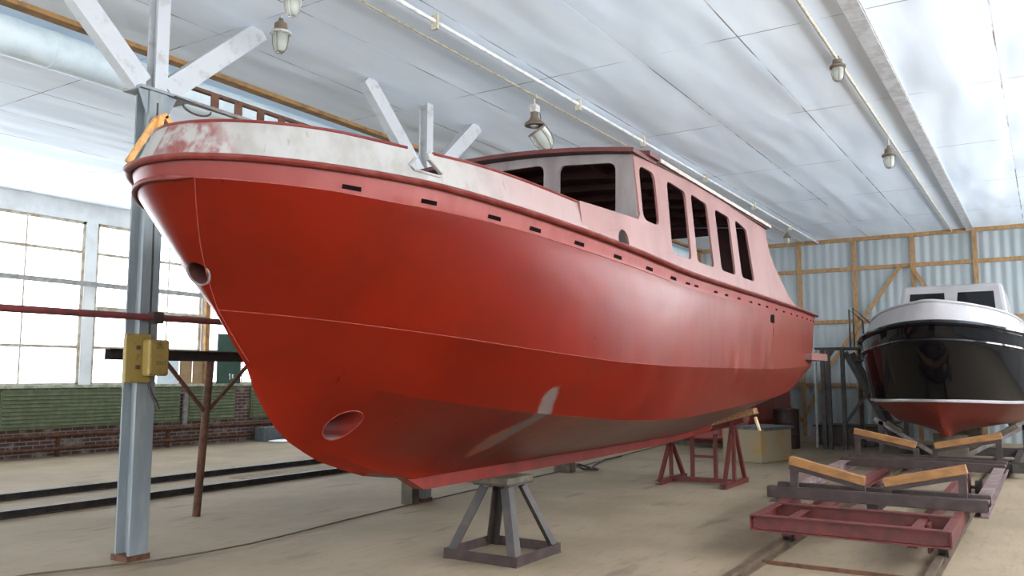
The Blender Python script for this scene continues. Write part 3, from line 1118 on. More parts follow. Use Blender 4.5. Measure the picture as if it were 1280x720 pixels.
# ================================================================== TROLLEY
ty = 1.5
tro = thing('boat_trolley', 'low red and brown steel boat trolley with wooden V bolsters on floor rails', 'trolley', (10.5, ty, 0))
for x in (7.56, 8.36):
    obj('cross_channel', MB().chan((x, ty - .78, .318), (x, ty + .78, .318), .07, .14, side=-1), m_red_steel, tro)
for s in (-1, 1):
    obj('side_channel', MB().chan((7.53, ty + s * .76, .318), (9.3, ty + s * .76, .318), .07, .13, side=s), m_red_steel, tro)
    obj('inner_channel', MB().chan((7.58, ty + s * .5, .285), (13.3, ty + s * .5, .285), .07, .13, side=s), m_red_steel, tro)
    obj('side_beam', MB().ibeam((8.82, ty + s * .92, .385), (13.45, ty + s * .92, .385), .12, .13), worn('dusty_purple_steel', (88, 64, 64), (112, 98, 94), 6), tro)
    for x in (8.25, 12.6):
        wh = obj('wheel', MB().lathe((x, ty + s * .655 - .03, .165), [(.05, -.02), (.115, -.02), (.115, 0), (.09, .002), (.09, .06), (.05, .06)], 24, (0, 1, 0)), m_steel_black, tro)
        obj('axle_bracket', MB().box((x - .11, ty + s * .56 - .012, .09), (x + .11, ty + s * .56 + .012, .33)), m_red_steel, tro)
        obj('axle', MB().tube([(x, ty + s * .54, .165), (x, ty + s * .73, .165)], .022, 10), m_steel_black, tro)
for x, w in ((8.80, .1), (9.2, .09), (12.4, .08), (12.9, .08), (13.3, .1)):
    obj('cross_beam', MB().prism((x, ty - .98, .432), (x, ty + .98, .432), [(-w / 2, -.055), (w / 2, -.055), (w / 2, .055), (-w / 2, .055)], (0, 0, 1)), m_brown_steel, tro, bevel=.006)
    for s in (-1, 1):
        obj('tube_end', MB().box((x - w / 2 + .012, ty + s * .981 - .002, .389), (x + w / 2 - .012, ty + s * .981 + .002, .475)), m_black, tro)
obj('centre_beam', MB().bar((8.84, ty, .34), (13.3, ty, .34), .1, .1), m_brown_steel, tro)
for x, dz in ((9.02, 0), (13.15, .07)):
    yo, yi, yp = (.81, .09, .77) if x < 10 else (.93, .12, .89)
    for s in (-1, 1):
        o_, i_ = Vector((x, ty + s * yo, .735 + dz)), Vector((x, ty + s * yi, .565 + dz))
        obj('bolster_post', MB().bar((x, ty + s * yp, .44), (x, ty + s * yp, .69 + dz), .07, .07), m_brown_steel, tro)
        bo = obj('bolster', MB().bar(o_, i_, .1, .085), m_wood, tro, bevel=.004, label='yellow timber bolster')
        obj('bolster_bearer', MB().bar(o_ - Vector((0, 0, .065)), i_ - Vector((0, 0, .065)), .08, .045), m_brown_steel, tro)
        obj('bolster_post', MB().bar((x, ty + s * .12, .44), (x, ty + s * .12, .52 + dz), .07, .05), m_brown_steel, tro)

# ================================================================== BEHIND THE STERN
blk = thing('concrete_block', 'yellow stained concrete block with a dark board on top, behind the trestle', 'block', (16.1, 5.0, 0))
ca = np.array((15.62, 4.51))
d1, d2 = np.array((.96, -.26)), np.array((.25, .93))


def boxq(p0, a, b, z0, z1):
    q = [p0, p0 + a, p0 + a + b, p0 + b]
    return MB().add([(*p, z0) for p in q] + [(*p, z1) for p in q], [(3, 2, 1, 0), (4, 5, 6, 7), (0, 1, 5, 4), (1, 2, 6, 5), (2, 3, 7, 6), (3, 0, 4, 7)])


obj('body', boxq(ca, d1 * 1.1, d2 * .85, 0, .60), m_concrete, blk, bevel=.02)
brd = obj('board', boxq(ca + d1 * .08 - d2 * .03, d1 * 1.1, d2 * .8, .603, .65), m_board, origin=(16.1, 5, .6))
tag(brd, 'dark grey board lying flat on the concrete block', 'board')

# ---- second, red hull standing behind
k = NT('dull_red_hull_paint')
c = k.mix(k.ramp(k.noise(1.5, 5), .35, .65), lin((128, 44, 36)), lin((104, 40, 36)))
m_hull2 = k.done(c, .35, 0, .5)
rh = thing('small_red_hull', 'dull red small boat hull standing on the floor behind the concrete block', 'boat', (19.5, 6.6, 0))
prof = [(-1.15, 1.62), (-1.15, .6), (-1.05, .32), (-.7, .16), (0, .12), (.7, .16), (1.05, .32), (1.15, .6), (1.15, 1.62)]
vv = []
for x, sc_, zz_ in ((18.3, .95, .06), (18.4, 1, 0), (20, 1.02, 0), (22.2, .85, .0), (23.1, .35, .1)):
    vv += [(x, 6.6 + a * sc_, b + zz_ + .02) for a, b in prof]
n = len(prof)
ff = [tuple(range(n)), tuple(4 * n + i for i in range(n))[::-1]]
for i in range(4):
    for q in range(n):
        ff.append((i * n + q, i * n + (q + 1) % n, (i + 1) * n + (q + 1) % n, (i + 1) * n + q))
obj('hull', MB().add(vv, ff, False), m_hull2, rh, bevel=.02)
obj('exhaust_outlet', MB().tube([(18.2, 5.95, .62), (18.45, 5.95, .62)], .09, 18), m_maroon, rh)
obj('fender_strip', MB().bar((18.29, 5.55, 1.3), (18.29, 7.6, 1.3), .05, .1), m_maroon, rh)
for y in (5.75, 6.2):
    obj('stiffener', MB().bar((18.3, y, .3), (18.3, y, 1.6), .07, .06, (0, 1, 0)), m_maroon, rh)
for x in (18.9, 21.5):
    tag(obj('keel_timber', MB().box((x, 5.7, 0), (x + .25, 7.5, .125)), m_wood_grey, origin=(x, 6.6, 0)), 'dark timber bearer under the %s end of the small red hull' % ('near' if x < 20 else 'far'), 'timber', 'bearers under the small red hull')

# ---- access platform with stairs
px = 20.0
pf = thing('access_platform', 'dark steel access platform with stair steps beside the black boat', 'platform', (px, 3.9, 0))
obj('deck', MB().box((px - .5, 3.5, 2.19), (px + .5, 4.38, 2.23)), m_steel_black, pf)
for x, y, w in ((px - .45, 4.22, .09), (px - .45, 4.10, .08), (px - .45, 3.80, .08), (px + .45, 4.3, .08), (px + .45, 3.6, .08)):
    obj('leg', MB().bar((x, y, 0), (x, y, 2.19), w, w), m_steel_black, pf)
obj('gusset', MB().add([(px - .47, 4.1, 2.19), (px - .47, 3.92, 2.19), (px - .47, 4.1, 1.95), (px - .45, 4.1, 2.19), (px - .45, 3.92, 2.19), (px - .45, 4.1, 1.95)],
                       [(0, 1, 2), (5, 4, 3), (0, 3, 4, 1), (1, 4, 5, 2), (2, 5, 3, 0)]), m_steel_black, pf)
obj('brace', MB().bar((px - .45, 3.80, .55), (px - .45, 3.3, 1.25), .05, .06), m_steel_black, pf)
for s in (-.4, .4):
    obj('stringer', MB().bar((px + s, 3.75, 2.12), (px + s, 2.75, 0.1), .04, .12), m_steel_black, pf)
for i in range(7):
    y, z = 3.56 - i * .13, 1.93 - i * .27
    obj('step', MB().box((px - .4, y - .14, z), (px + .4, y + .08, z + .03)), m_steel_dark, pf)
obj('railing', MB().tube([(px - .45, 3.62, 2.2), (px - .45, 3.62, 3.05), (px - .45, 3.35, 2.8), (px - .45, 3.32, 2.0)], .02, 8), m_steel_dark, pf)
obj('railing', MB().tube([(px + .45, 3.7, 2.2), (px + .45, 3.7, 3.15), (px + .45, 3.35, 2.8), (px + .45, 3.32, 1.9)], .02, 8), m_steel_dark, pf)
tag(obj('pipe_pole', MB().tube([(19.85, 4.46, 0), (19.85, 4.44, 2.2)], .03, 12), worn('light_grey_tube', (160, 162, 160), (140, 140, 136), 8), origin=(19.85, 4.46, 0)), 'thin light grey upright tube just left of the access platform', 'pole')
# low clutter under the platform
bn = thing('scrap_bin', 'dark low scrap bin on the floor behind the access platform', 'bin', (21.2, 4.0, 0))
obj('body', MB().box((20.75, 3.4, 0), (21.65, 4.7, .42)), worn('dark_clutter_metal', (74, 66, 62), (98, 84, 76), 7), bn, bevel=.01)
obj('rim', MB().box((20.71, 3.36, .42), (21.69, 4.74, .46)), m_steel_black, bn)
dr = thing('steel_drum', 'dark brown steel drum standing between the small red hull and the access platform', 'drum', (19.4, 5.02, 0))
obj('body', MB().lathe((19.4, 5.02, 0), [(.28, 0), (.285, .02), (.28, .04), (.28, .27), (.29, .285), (.28, .3), (.28, .55), (.29, .565), (.28, .58), (.28, .84), (.285, .85)], 28), worn('dark_brown_drum_paint', (46, 32, 28), (60, 40, 32), 7), dr)
obj('lid', MB().lathe((19.4, 5.02, .85), [(.285, 0), (.285, .02), (.26, .022), (.255, .008), (.02, .008)], 28), m_steel_black, dr)

# ================================================================== BLACK BOAT AT THE RIGHT
K2 = 1.4
D1 = dict(x0=13.3, x1=22.6, b=half(13.3, 4.0, 1.46, 2.0, 1.25, 18, 22.6), z=pchip([13.3, 14, 15, 16, 18, 22.6], [2.36, 2.28, 2.21, 2.15, 2.10, 2.15]))
D2 = dict(x0=13.36, x1=22.58, b=half(13.36, 4.0, 1.44, 2.0, 1.22, 18, 22.6), z=pchip([13.3, 14, 15, 16, 18, 22.6], [2.12, 2.05, 1.98, 1.93, 1.88, 1.93]))
D3 = dict(x0=13.95, x1=22.5, b=half(13.95, 3.6, 1.40, 1.9, 1.15, 18, 22.6), z=pchip([13.7, 15, 17, 22.6], [1.25, 1.2, 1.18, 1.25]))
D4 = dict(x0=14.2, x1=22.45, b=half(14.2, 4, 1.0, 2.6, .9, 18, 22.6), z=pchip([14.2, 15, 17, 22.6], [.95, .86, .82, .95]))
D5 = dict(x0=14.7, x1=22.4, b=lambda x: .07, z=pchip([14.7, 22.4], [.66, .70]))


def cpt2(C, t, side):
    x = C['x0'] + (C['x1'] - C['x0']) * t * t
    b = C['b'](x) * (min(1, t / .08) if C is D5 else 1)
    return np.array((x, K2 + side * b, C['z'](x)))


DS = [D1, D2, D3, D4, D5]


def hull2_pt(j, w, t, side=-1):
    return cpt2(DS[j], t, side) * (1 - w) + cpt2(DS[j + 1], t, side) * w


def gloss(name, c, r=.08):
    k = NT(name)
    n = k.noise(3, 3)
    return k.done(k.mix(n, lin(c), lin(tuple(int(v_ * .85) for v_ in c))), r, 0, .35)


m_blk = gloss('gloss_black_hull_paint', (10, 10, 13), .05)
m_wht = gloss('gloss_white_paint', (150, 146, 147), .2)
m_redb = gloss('red_bottom_paint', (104, 32, 22), .4)
bb2 = thing('black_motor_boat', 'glossy black boat with white bulwark and red bottom at the right edge', 'boat', (17.8, K2, 0))
K0[0] = K2
rows = [(0, i / 2) for i in range(2)] + [(1, i / 8) for i in range(8)] + [(2, 0), ]
TS2 = [i / 44 for i in range(45)]


def shell2(rows, keel):
    v, f = [], []
    nc = len(TS2)
    nr = len(rows) + (1 if keel else 0)
    for side in (-1, 1):
        off = len(v)
        for j, w in rows:
            for t in TS2:
                v.append(tuple(hull2_pt(j, w, t, side)))
        if keel:
            for t in TS2:
                p = hull2_pt(*rows[-1], t, side)
                v.append((p[0], K2, p[2] - .001))
        f += grid_faces(nr, nc, off, side > 0)
    n = nr * nc
    tl = [r * nc + nc - 1 for r in range(nr)]
    for a, b in zip(tl[:-1], tl[1:]):
        f.append((a, b, n + b, n + a))
    return MB().add(v, f, True)


obj('topsides', shell2(rows, False), m_blk, bb2)
obj('bottom', shell2([(2, i / 5) for i in range(5)] + [(3, i / 6) for i in range(7)], True), m_redb, bb2, label='red painted bottom')
obj('deck', MB().add([tuple(hull2_pt(0, 0, t, s)) for s in (-1, 1) for t in TS2], [(i, i + 1, 45 + i + 1, 45 + i) for i in range(44)]), m_wht, bb2)
wl = [tuple(hull2_pt(2, 0, t, 1)) for t in TS2[::-1]] + [tuple(hull2_pt(2, 0, t, -1)) for t in TS2[1:]]
obj('waterline_stripe', MB().tube([(x - .004, K2 + (y - K2) * 1.004, z) for x, y, z in wl], .012, 6, ry=.026), m_wht, bb2)
for j, nm, rr, mt in ((0, 'rubbing_strake', .045, m_blk), (1, 'lower_strake', .03, m_blk)):
    pth = [tuple(hull2_pt(j, 0, t, 1)) for t in TS2[::-1]] + [tuple(hull2_pt(j, 0, t, -1)) for t in TS2[1:]]
    obj(nm, MB().tube([(x - .01, K2 + (y - K2) * 1.01, z) for x, y, z in pth], rr, 8), mt, bb2)
v = []
seq2 = [(t, 1) for t in TS2[::-1]] + [(t, -1) for t in TS2[1:]]
hb = pchip([13, 14, 15, 15.8, 16.4, 18, 22.6], [.30, .30, .26, .13, .06, .05, .05])
for ins in (0, .03):
    for w in range(4):
        for t, s in seq2:
            p = hull2_pt(0, 0, t, s)
            w_f = w / 3
            b = max(abs(p[1] - K2) - .16 * w_f * min(1, t / .1) - ins, 0)
            v.append((p[0] + (.12 * w_f + ins) * max(0, 1 - t / .3), K2 + s * b, p[2] + hb(p[0]) * w_f + .02))
nc = len(seq2)
f = grid_faces(4, nc) + grid_faces(4, nc, 4 * nc, True)
for i in range(nc - 1):
    a = 3 * nc
    f.append((a + i + 1, a + i, 7 * nc + i, 7 * nc + i + 1))
obj('bulwark', MB().add(v, f, True), m_wht, bb2, label='white bulwark around the bow')
obj('bulwark_rail', MB().tube([v[3 * nc + i] for i in range(nc)], .025, 8), m_wht, bb2)
# cabin of the black boat
cab2 = MB().add([(16.6, .45, 2.1), (16.6, 2.35, 2.1), (21.2, 2.35, 2.1), (21.2, .45, 2.1), (17.1, .6, 3.25), (17.1, 2.2, 3.25), (21, 2.2, 3.2), (21, .6, 3.2)],
                [(3, 2, 1, 0), (4, 5, 6, 7), (0, 1, 5, 4), (1, 2, 6, 5), (2, 3, 7, 6), (3, 0, 4, 7)])
obj('cabin', cab2, m_wht, bb2, bevel=.06)
for a, b in ((.7, 1.32), (1.48, 2.1)):
    obj('cabin_window', MB().add([(16.86, a, 2.7), (16.86, b, 2.7), (17.03, b - .03, 3.1), (17.03, a + .03, 3.1), (16.9, a, 2.7), (16.9, b, 2.7), (17.07, b - .03, 3.1), (17.07, a + .03, 3.1)],
                                 [(0, 1, 2, 3), (7, 6, 5, 4), (0, 4, 5, 1), (1, 5, 6, 2), (2, 6, 7, 3), (3, 7, 4, 0)]), m_blk, bb2)
# its cradle
cr = thing('boat_cradle', 'grey steel cradle with slanted arms carrying the black boat', 'cradle', (17.5, K2, 0))
for x in (15.6, 18.6):
    obj('sill', MB().bar((x, K2 - 1.1, .165), (x, K2 + 1.1, .165), .14, .16), m_steel_dark, cr)
    obj('keel_block', MB().box((x - .12, K2 - .25, .16), (x + .12, K2 + .25, .655)), m_wood_grey, cr)
    for s in (-1, 1):
        obj('arm', MB().bar((x, K2 + s * .2, .30), (x, K2 + s * 1.15, .88), .08, .07), m_scuffgrey, cr)
        obj('arm_post', MB().bar((x, K2 + s * 1.05, .16), (x, K2 + s * 1.05, .84), .08, .08), m_steel_dark, cr)
        obj('pad', MB().bar((x - .02, K2 + s * .72, .68), (x - .02, K2 + s * .95, .82), .16, .07), m_wood_grey, cr)
for s in (-1, 1):
    obj('runner', MB().bar((15.4, K2 + s * .9, .165), (19.0, K2 + s * .9, .165), .1, .14), m_steel_dark, cr)

# ================================================================== COLUMNS AND OVERHEAD STEEL
def column(x, label, left_strut=True):
    y = 6.9
    c_ = thing('steel_column', label, 'column', (x, y, 0), 'columns with branching struts')
    obj('shaft', MB().ibeam((x, y, 0), (x, y, 4.2), .18, .2, .02, (0, 1, 0)), m_grey_paint, c_)
    obj('shaft_plate', MB().box((x - .09, y - .115, .0), (x + .09, y - .1, 4.2)), m_grey_paint, c_)
    obj('base_plate', MB().box((x - .11, y - .12, 0), (x + .11, y + .12, .05)), m_rust, c_)
    obj('capital_plate', MB().box((x - .2, y - .14, 4.2), (x + .34, y + .14, 4.225)), m_grey_paint, c_)
    for s in (-1, 1):
        obj('gusset', MB().add([(x + s * .1, y - .1, 4.2), (x + s * .2, y - .1, 4.2), (x + s * .1, y - .1, 3.98), (x + s * .1, y - .085, 4.2), (x + s * .2, y - .085, 4.2), (x + s * .1, y - .085, 3.98)],
                               [(0, 1, 2), (5, 4, 3), (0, 3, 4, 1), (1, 4, 5, 2), (2, 5, 3, 0)]), m_grey_paint, c_)
    obj('upper_post', MB().ibeam((x + .05, y, 4.225), (x + .05, y, ZC), .13, .14, .014, (0, 1, 0)), m_white_paint, c_)
    obj('strut', MB().chan((x + .14, y, 4.27), (x + 1.22, y, ZC), .12, .2, .015, side=-1), m_white_paint, c_)
    obj('strut', MB().chan((x - .12, y, 4.27), (x - 1.16, y, ZC), .12, .2, .015, side=1), m_white_paint, c_)
    return c_


column(4.61, 'grey steel column with white struts at the left, carrying a yellow box')
column(8.66, 'steel column with white struts rising behind the bow bulwark notch')
# batten-plate beam between the columns
bmx = thing('batten_beam', 'rust red overhead beam of two bars joined by batten plates, between the columns', 'beam', (6.7, 6.9, 4.3))
for z in (4.25, 4.40):
    obj('bar', MB().bar((4.85, 6.9, z), (8.55, 6.9, z), .06, .03), m_scuffgrey if z < 4.3 else m_rust, bmx)
for i in range(12):
    x = 5.25 + i * .29
    obj('batten_plate', MB().box((x, 6.87, 4.265), (x + .09, 6.885, 4.385)), m_rust, bmx)
# thin cable under it
sag = [(4.75 + 3.85 * t, 6.75, 4.2 - .05 * math.sin(math.pi * t)) for t in np.linspace(0, 1, 20)]
tag(obj('overhead_cable', MB().tube(sag, .009, 6), m_cable, origin=(6.7, 6.75, 4.2)), 'thin dark cable strung below the rust red overhead beam', 'cable')
loop = [(5.0 + .16 * math.cos(a) + .02, 6.78, 4.17 + .07 * math.sin(a)) for a in np.linspace(math.pi, 2 * math.pi, 14)]
tag(obj('cable_loop', MB().tube(loop, .01, 6), m_cable, origin=(5, 6.78, 4.15)), 'short slack cable loop under the head of the left column', 'cable')
# duct
dc = thing('ventilation_duct', 'long pale blue round duct under the ceiling beyond the columns', 'duct', (8, 8.75, 4.9))
obj('duct_pipe', MB().tube([(X0, 8.72, 5.03), (X1, 8.72, 5.03)], .2, 24), m_duct, dc)
for x in np.arange(-5, 23, 2.4):
    obj('duct_joint', MB().tube([(x, 8.72, 5.03), (x + .05, 8.72, 5.03)], .207, 24), m_duct, dc)

# horizontal pipe bolted to the columns
pr = thing('pipe_rail', 'maroon horizontal pipe fixed across the grey column at the left', 'pipe', (5, 6.74, 2.12))
obj('pipe', MB().tube([(-1.0, 6.74, 2.12), (8.6, 6.74, 2.12)], .03, 12), m_maroon, pr)
obj('clamp', MB().box((4.6, 6.7, 2.07), (4.7, 6.79, 2.17)), m_steel_dark, pr)

# yellow electrical box
eb = thing('electrical_box', 'yellow electrical boxes with warning triangle on the left column', 'electrical box', (4.55, 6.72, 1.56))
obj('backplate', MB().box((4.37, 6.735, 1.54), (4.62, 6.782, 1.97)), m_yellow, eb, bevel=.008)
cv = obj('cover', MB().box((4.52, 6.62, 1.60), (4.72, 6.735, 1.92)), m_yellow, eb, bevel=.02)
for z in (1.66, 1.83):
    obj('hinge', MB().box((4.465, 6.72, z), (4.5, 6.735, z + .035)), m_rust, eb)
m_mark = worn('faded_black_marking', (74, 66, 50), (100, 88, 60), 30, rough=.8, bump=0)
tri = [(4.585, 1.845), (4.655, 1.845), (4.62, 1.905)]
mb = MB()
for a, b in zip(tri, tri[1:] + tri[:1]):
    mb.bar((a[0], 6.6185, a[1]), (b[0], 6.6185, b[1]), .004, .005, (0, 1, 0))
mb.bar((4.62, 6.6185, 1.885), (4.612, 6.6185, 1.868), .003, .003, (0, 1, 0)).bar((4.612, 6.6185, 1.868), (4.626, 6.6185, 1.87), .003, .003, (0, 1, 0)).bar((4.626, 6.6185, 1.87), (4.618, 6.6185, 1.852), .003, .003, (0, 1, 0))
obj('warning_triangle', mb, m_mark, cv, label='black outlined warning triangle')
fc = bpy.data.curves.new('tmp_text', 'FONT')
fc.body = '\u041b\u041d\u0422'
fc.size = .05
fc.extrude = .001
to = bpy.data.objects.new('tmp_text', fc)
COL.objects.link(to)
bpy.context.view_layer.update()
dg = bpy.context.evaluated_depsgraph_get()
tme = bpy.data.meshes.new_from_object(to.evaluated_get(dg), depsgraph=dg)
tv, tf = [tuple(q.co) for q in tme.vertices], [tuple(q.vertices) for q in tme.polygons]
bpy.data.objects.remove(to, do_unlink=True)
bpy.data.curves.remove(fc)
obj('faded_lettering', MB().add([(4.585 + a, 6.6185 - c_, 1.695 + b) for a, b, c_ in tv], tf), m_mark, cv)
for zz_ in (1.615,):
    obj('screw', MB().lathe((4.54, 6.621, zz_), [(.006, 0), (.006, .004)], 8, (0, -1, 0)), m_steel_dark, cv)
obj('cable_tail', MB().tube([(4.60, 6.75, 1.56), (4.62, 6.72, 1.45), (4.66, 6.70, 1.36), (4.67, 6.69, 1.30)], [.012, .014, .017, .022], 8), m_steel_dark, eb)
obj('conduit', MB().tube([(4.62, 6.79, 1.97), (4.62, 6.79, 2.6), (4.6, 6.79, 4.1)], .012, 8), m_steel_dark, eb)

# ================================================================== LEFT SIDE: RACK FRAME, TIMBER, WALL FITTINGS
rk = thing('rack_frame', 'rusty pole carrying a level beam with two slanted braces, left of the bow', 'rack', (6.4, 8.34, 0))
obj('beam', MB().chan((5.2, 8.34, 1.83), (11.7, 8.34, 1.83), .1, .12, side=1), m_steel_dark, rk)
obj('pole', MB().tube([(6.38, 8.34, 0), (6.5, 8.34, 1.78)], .045, 14), m_rust, rk)
obj('brace', MB().tube([(5.88, 8.34, 1.78), (6.43, 8.34, 1.2)], .025, 10), m_rust, rk)
obj('brace', MB().tube([(6.47, 8.34, 1.18), (7.1, 8.34, 1.78)], .025, 10), m_rust, rk)
obj('pole', MB().tube([(11.5, 8.34, 0), (11.5, 8.34, 1.78)], .045, 14), m_rust, rk)

tf_ = thing('timber_brace_frame', 'orange brown timber braces nailed together against the left column, behind the bow', 'timber frame', (4.55, 6.73, 3.28))
tb = [((4.30, 6.735, 3.47), (4.56, 6.735, 3.93)), ((4.56, 6.73, 3.93), (4.66, 6.73, 3.99)), ((4.585, 6.70, 3.95), (4.52, 6.70, 3.50)), ((4.65, 6.73, 3.98), (4.80, 6.73, 3.80)), ((4.30, 6.735, 3.44), (4.42, 6.735, 3.28))]
m_wood_or = worn('orange_timber', (196, 146, 84), (170, 122, 70), 6, stretch=(2, 2, 2))
for a, b in tb:
    obj('batten', MB().bar(a, b, .035, .05, (1, 0, .3)), m_wood_or, tf_)

# radiators (green louvred panels) below the windows
def radiator(x0, x1, label):
    r = thing('louvred_panel', label, 'panel', ((x0 + x1) / 2, 16.85, .55), 'green louvred panels under the left windows')
    mb = MB()
    mb.box((x0, 16.86, .56), (x1, 16.93, 1.3))
    for i in range(9):
        z = .6 + i * .075
        mb.add([(x0 + .03, 16.86, z), (x1 - .03, 16.86, z), (x1 - .03, 16.83, z + .015), (x0 + .03, 16.83, z + .015), (x0 + .03, 16.86, z + .06), (x1 - .03, 16.86, z + .06)],
               [(0, 1, 2, 3), (3, 2, 5, 4), (0, 3, 4), (1, 5, 2)])
    obj('louvres', mb, m_green, r)
    obj('top_edge', MB().box((x0, 16.83, 1.3), (x1, 16.93, 1.33)), m_green, r)


for a, b, lb in ((8.4, 10.9, 'green louvred panel under the windows, left of the grey column'),
                 (11.05, 12.35, 'green louvred panel seen just right of the grey column'), (12.55, 13.9, 'green louvred panel behind the rusty pole'),
                 (14.4, 15.9, 'paler green louvred panel nearest the red bow')):
    radiator(a, b, lb)
pc = thing('wall_bracket', 'small grey bracket post between green louvred panels', 'bracket', (12.45, 16.8, .5))
obj('post', MB().box((12.4, 16.78, .5), (12.5, 16.83, 1.2)), m_scuffgrey, pc)
obj('head', MB().box((12.3, 16.74, 1.2), (12.6, 16.83, 1.24)), m_scuffgrey, pc)
for z, lb in ((.42, 'upper heating pipe along the foot of the left wall'), (.16, 'lower heating pipe along the foot of the left wall')):
    tag(obj('heating_pipe', MB().tube([(X0 + .2, 16.75, z), (22, 16.75, z + .0)], .035, 12), m_rust, origin=(10, 16.75, z)), lb, 'pipe', 'heating pipes at the left wall')
for i, x in enumerate((9.5, 12.0, 14.5, 17)):
    tag(obj('pipe_support', MB().box((x, 16.79, 0), (x + .06, 16.86, .46)), m_rust, origin=(x, 16.75, 0)), 'small rusty support under the heating pipes at the left wall', 'bracket', 'heating pipe supports')
# boards standing on the sill
gb = tag(obj('green_board', MB().box((13.33, 16.84, 1.42), (14.02, 16.88, 2.62)), m_dkgreen, origin=(13.7, 16.86, 1.42)), 'dark green board standing on the left window sill near the bow', 'board')
mb = MB()
for a, b in (((13.70, 1.66), (13.70, 1.51)), ((13.70, 1.66), (13.67, 1.62)), ((13.77, 1.64), (13.77, 1.54)), ((13.81, 1.64), (13.77, 1.59)), ((13.78, 1.59), (13.82, 1.54))):
    mb.bar((a[0], 16.838, a[1]), (b[0], 16.838, b[1]), .018, .004, (0, 1, 0))
gm = obj('chalk_mark', mb, m_plastic, gb, label='small white chalk mark')
tag(obj('tan_board', MB().box((12.33, 16.9, 1.42), (12.66, 16.92, 2.0)), m_tan, origin=(12.5, 16.9, 1.42)), 'tan board on the window sill, the left of a pair', 'board', 'tan boards on the sill')
tag(obj('tan_board', MB().box((12.68, 16.9, 1.42), (12.96, 16.92, 2.02)), m_tan, origin=(12.8, 16.9, 1.42)), 'tan board on the window sill, touching the brown jamb', 'board', 'tan boards on the sill')
tag(obj('pale_board', MB().box((11.75, 16.9, 1.42), (12.3, 16.92, 2.02)), m_duct, origin=(12, 16.9, 1.42)), 'pale blue board on the window sill beside the tan boards', 'board')
trim(MB().bar((13.02, 16.9, 1.42), (13.02, 16.9, 4.85), .1, .12, (1, 0, 0)), m_jamb)
trim(MB().bar((10.25, 16.9, 3.0), (12.95, 16.9, 2.98), .06, .13), m_frame)
trim(MB().bar((12.3, 16.86, 2.95), (13.0, 16.86, 2.95), .05, .09), m_jamb)
trim(MB().bar((8.0, 16.88, 3.53), (13.0, 16.88, 3.50), .06, .1), worn('grey_transom', (150, 150, 148), (128, 124, 120), 8))
# small things on the floor by the wall
tag(obj('white_dish', MB().lathe((14.55, 15.9, 0), [(.28, 0), (.32, .03), (.2, .05), (.02, .06)], 22), m_plastic, origin=(14.55, 15.9, 0)), 'shallow white plastic dish on the floor by the left wall', 'dish')
tag(obj('plastic_crate', MB().box((14.35, 16.3, 0), (14.95, 16.65, .34)), m_bluegrey, origin=(14.6, 16.5, 0), bevel=.02), 'grey blue plastic crate against the left wall', 'crate')

# ================================================================== CEILING PIPES AND LAMPS
tag(obj('conduit_pipe', MB().tube([(X0, 5.40, 5.21), (X1, 5.42, 5.21)], .016, 10), m_conduit, origin=(8, 5.4, 5.2)), 'thin cream conduit along the ceiling over the boat', 'pipe')
wp = thing('ceiling_pipe', 'thick white pipe along the ceiling beside the thin cream conduit', 'pipe', (8, 5.06, 5.2))
obj('pipe', MB().tube([(X0, 5.06, 5.185), (X1, 5.06, 5.185)], .023, 12), m_pipe_white, wp)
for x in (6.5, 9.6, 11.7, 14.5, 17.5, 20.5):
    obj('pipe_clip', MB().box((x, 5.02, 5.1), (x + .03, 5.1, ZC)), m_conduit, wp)
tag(obj('conduit_pipe', MB().tube([(X0, 1.84, 5.215), (X1, 1.84, 5.215)], .018, 10), m_conduit, origin=(8, 1.84, 5.2)), 'cream conduit carrying lamps on the right side of the ceiling', 'pipe')


def lamp(p, label, cap=m_lampcap, s=1.0, z0=5.193):
    x, y, z = p            # z: bottom of the glass
    o = thing('bulkhead_lamp', label, 'lamp', (x, y, z), 'glass jar lamps on the ceiling')
    H = z0 - z
    obj('hanger', MB().tube([(x, y, z + .27 * s), (x, y, z0)], .011, 8), m_lampwhite, o)
    obj('cap', MB().lathe((x, y, z + .17 * s), [(.085 * s, 0), (.088 * s, .02), (.06 * s, .04), (.055 * s, .09 * s), (.025 * s, .11 * s), (.02, .14 * s)], 20), cap, o)
    obj('collar', MB().lathe((x, y, z + .155 * s), [(.075 * s, 0), (.095 * s, .01), (.095 * s, .03), (.075 * s, .035)], 20), m_lampwhite if s > 1.12 else cap, o)
    obj('glass', MB().lathe((x, y, z), [(.012, 0), (.035 * s, .006), (.056 * s, .035 * s), (.065 * s, .09 * s), (.068 * s, .16 * s)], 20), m_glass, o)
    for q in range(4):
        a = q * math.pi / 2 + .4
        pts = [(x + math.cos(a) * r_ * s, y + math.sin(a) * r_ * s, z + h_ * s) for r_, h_ in ((.08, .165), (.074, .09), (.06, .025), (.03, -.006), (.0, -.008))]
        obj('cage_bar', MB().tube(pts, .004, 6), cap, o)
    return o


lamp((5.69, 6.4, 4.87), 'white glass jar lamp hanging near the head of the left column', m_lampcap, 1.15, ZC)
lamp((9.87, 1.84, 4.96), 'glass jar lamp hanging from the right conduit, nearer of two', m_lampcap, .95)
lamp((13.52, 1.84, 4.72), 'larger glass jar lamp hanging from the right conduit, farther of two', m_lampcap, 1.1)
lamp((21.55, 5.40, 4.93), 'small distant glass jar lamp near the end wall, above the stern', m_lampcap, 1.0)
lamp((5.2, 5.70, 4.90), 'glass jar lamp cut by the top edge of the picture, by the left column lamp', m_lampwhite, 1.1, ZC)
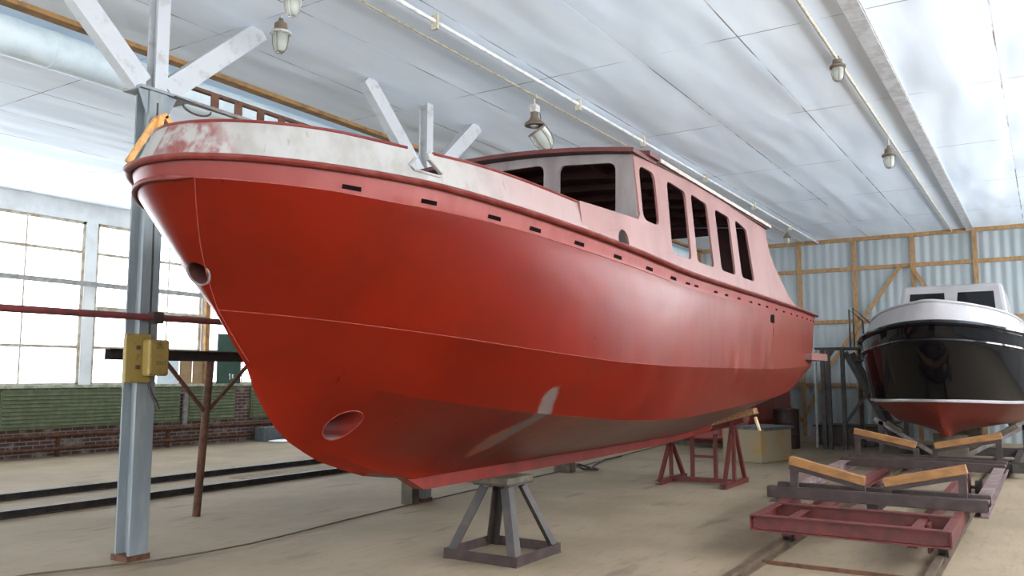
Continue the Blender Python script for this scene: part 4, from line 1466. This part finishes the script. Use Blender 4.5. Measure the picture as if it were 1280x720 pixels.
# opened lamp above the wheelhouse
ol = thing('open_lamp', 'opened weathered lamp with its caged glass hanging loose above the wheelhouse', 'lamp', (9.05, 5.4, 4.5))
x, y = 9.05, 5.40
obj('hanger', MB().tube([(x, y, 5.05), (x, y, 5.19)], .012, 8), m_conduit, ol)
obj('clamp', MB().lathe((x, y - .02, 5.19), [(.03, -.02), (.035, 0), (.03, .02)], 14, (0, 1, 0)), m_conduit, ol)
obj('junction', MB().box((x - .05, y - .05, 4.98), (x + .06, y + .05, 5.08)), m_lampwhite, ol, bevel=.01)
obj('housing', MB().lathe((x, y, 4.80), [(.125, 0), (.135, .015), (.125, .035), (.075, .07), (.05, .12), (.05, .18)], 22), m_lampcap, ol)
obj('socket', MB().lathe((x, y, 4.785), [(.035, 0), (.045, .005), (.05, .015)], 16), m_lampwhite, ol)
obj('wire_loop', MB().tube([(x + .06 + .045 * math.cos(a), y - .03, 4.93 + .06 * math.sin(a)) for a in np.linspace(-2.2, 2.0, 16)], .006, 6), m_cable, ol)
gx = Vector((x - .02, y - .05, 4.73))
ga = Vector((.45, -.35, -.75)).normalized()
obj('loose_glass', MB().lathe(gx, [(.115, 0), (.12, .11), (.108, .2), (.07, .265), (.02, .285)], 20, ga), m_glass, ol)
obj('cage_ring', MB().lathe(gx - ga * .01, [(.115, 0), (.138, .003), (.138, .028), (.115, .03)], 20, ga), m_lampcap, ol)
u_ = ga.cross(Vector((0, 0, 1))).normalized()
w_ = ga.cross(u_)
for q in range(6):
    a = q * math.pi / 3
    dv = u_ * math.cos(a) + w_ * math.sin(a)
    obj('cage_bar', MB().tube([gx + dv * .128, gx + ga * .13 + dv * .132, gx + ga * .24 + dv * .1, gx + ga * .305 + dv * .01], .005, 6), m_lampcap, ol)
obj('hinge_wire', MB().tube([(x + .08, y, 4.8), tuple(gx + Vector((.05, 0, .06))), tuple(gx + w_ * -.09)], .006, 6), m_cable, ol)
# junction boxes on the conduit above the boat
for x_, lb in ((12.35, 'small junction box on the cream conduit above the wheelhouse roof front'), (15.9, 'small junction box on the cream conduit above the wheelhouse roof aft end')):
    j_ = thing('junction_box', lb, 'junction box', (x_, 5.4, 5.1), 'junction boxes on the ceiling conduit')
    obj('box', MB().box((x_ - .05, 5.35, 5.13), (x_ + .05, 5.45, 5.24)), m_conduit, j_, bevel=.01)
    obj('gland', MB().tube([(x_ + .02, 5.4, 5.06), (x_ + .02, 5.4, 5.13)], .02, 10), m_conduit, j_)
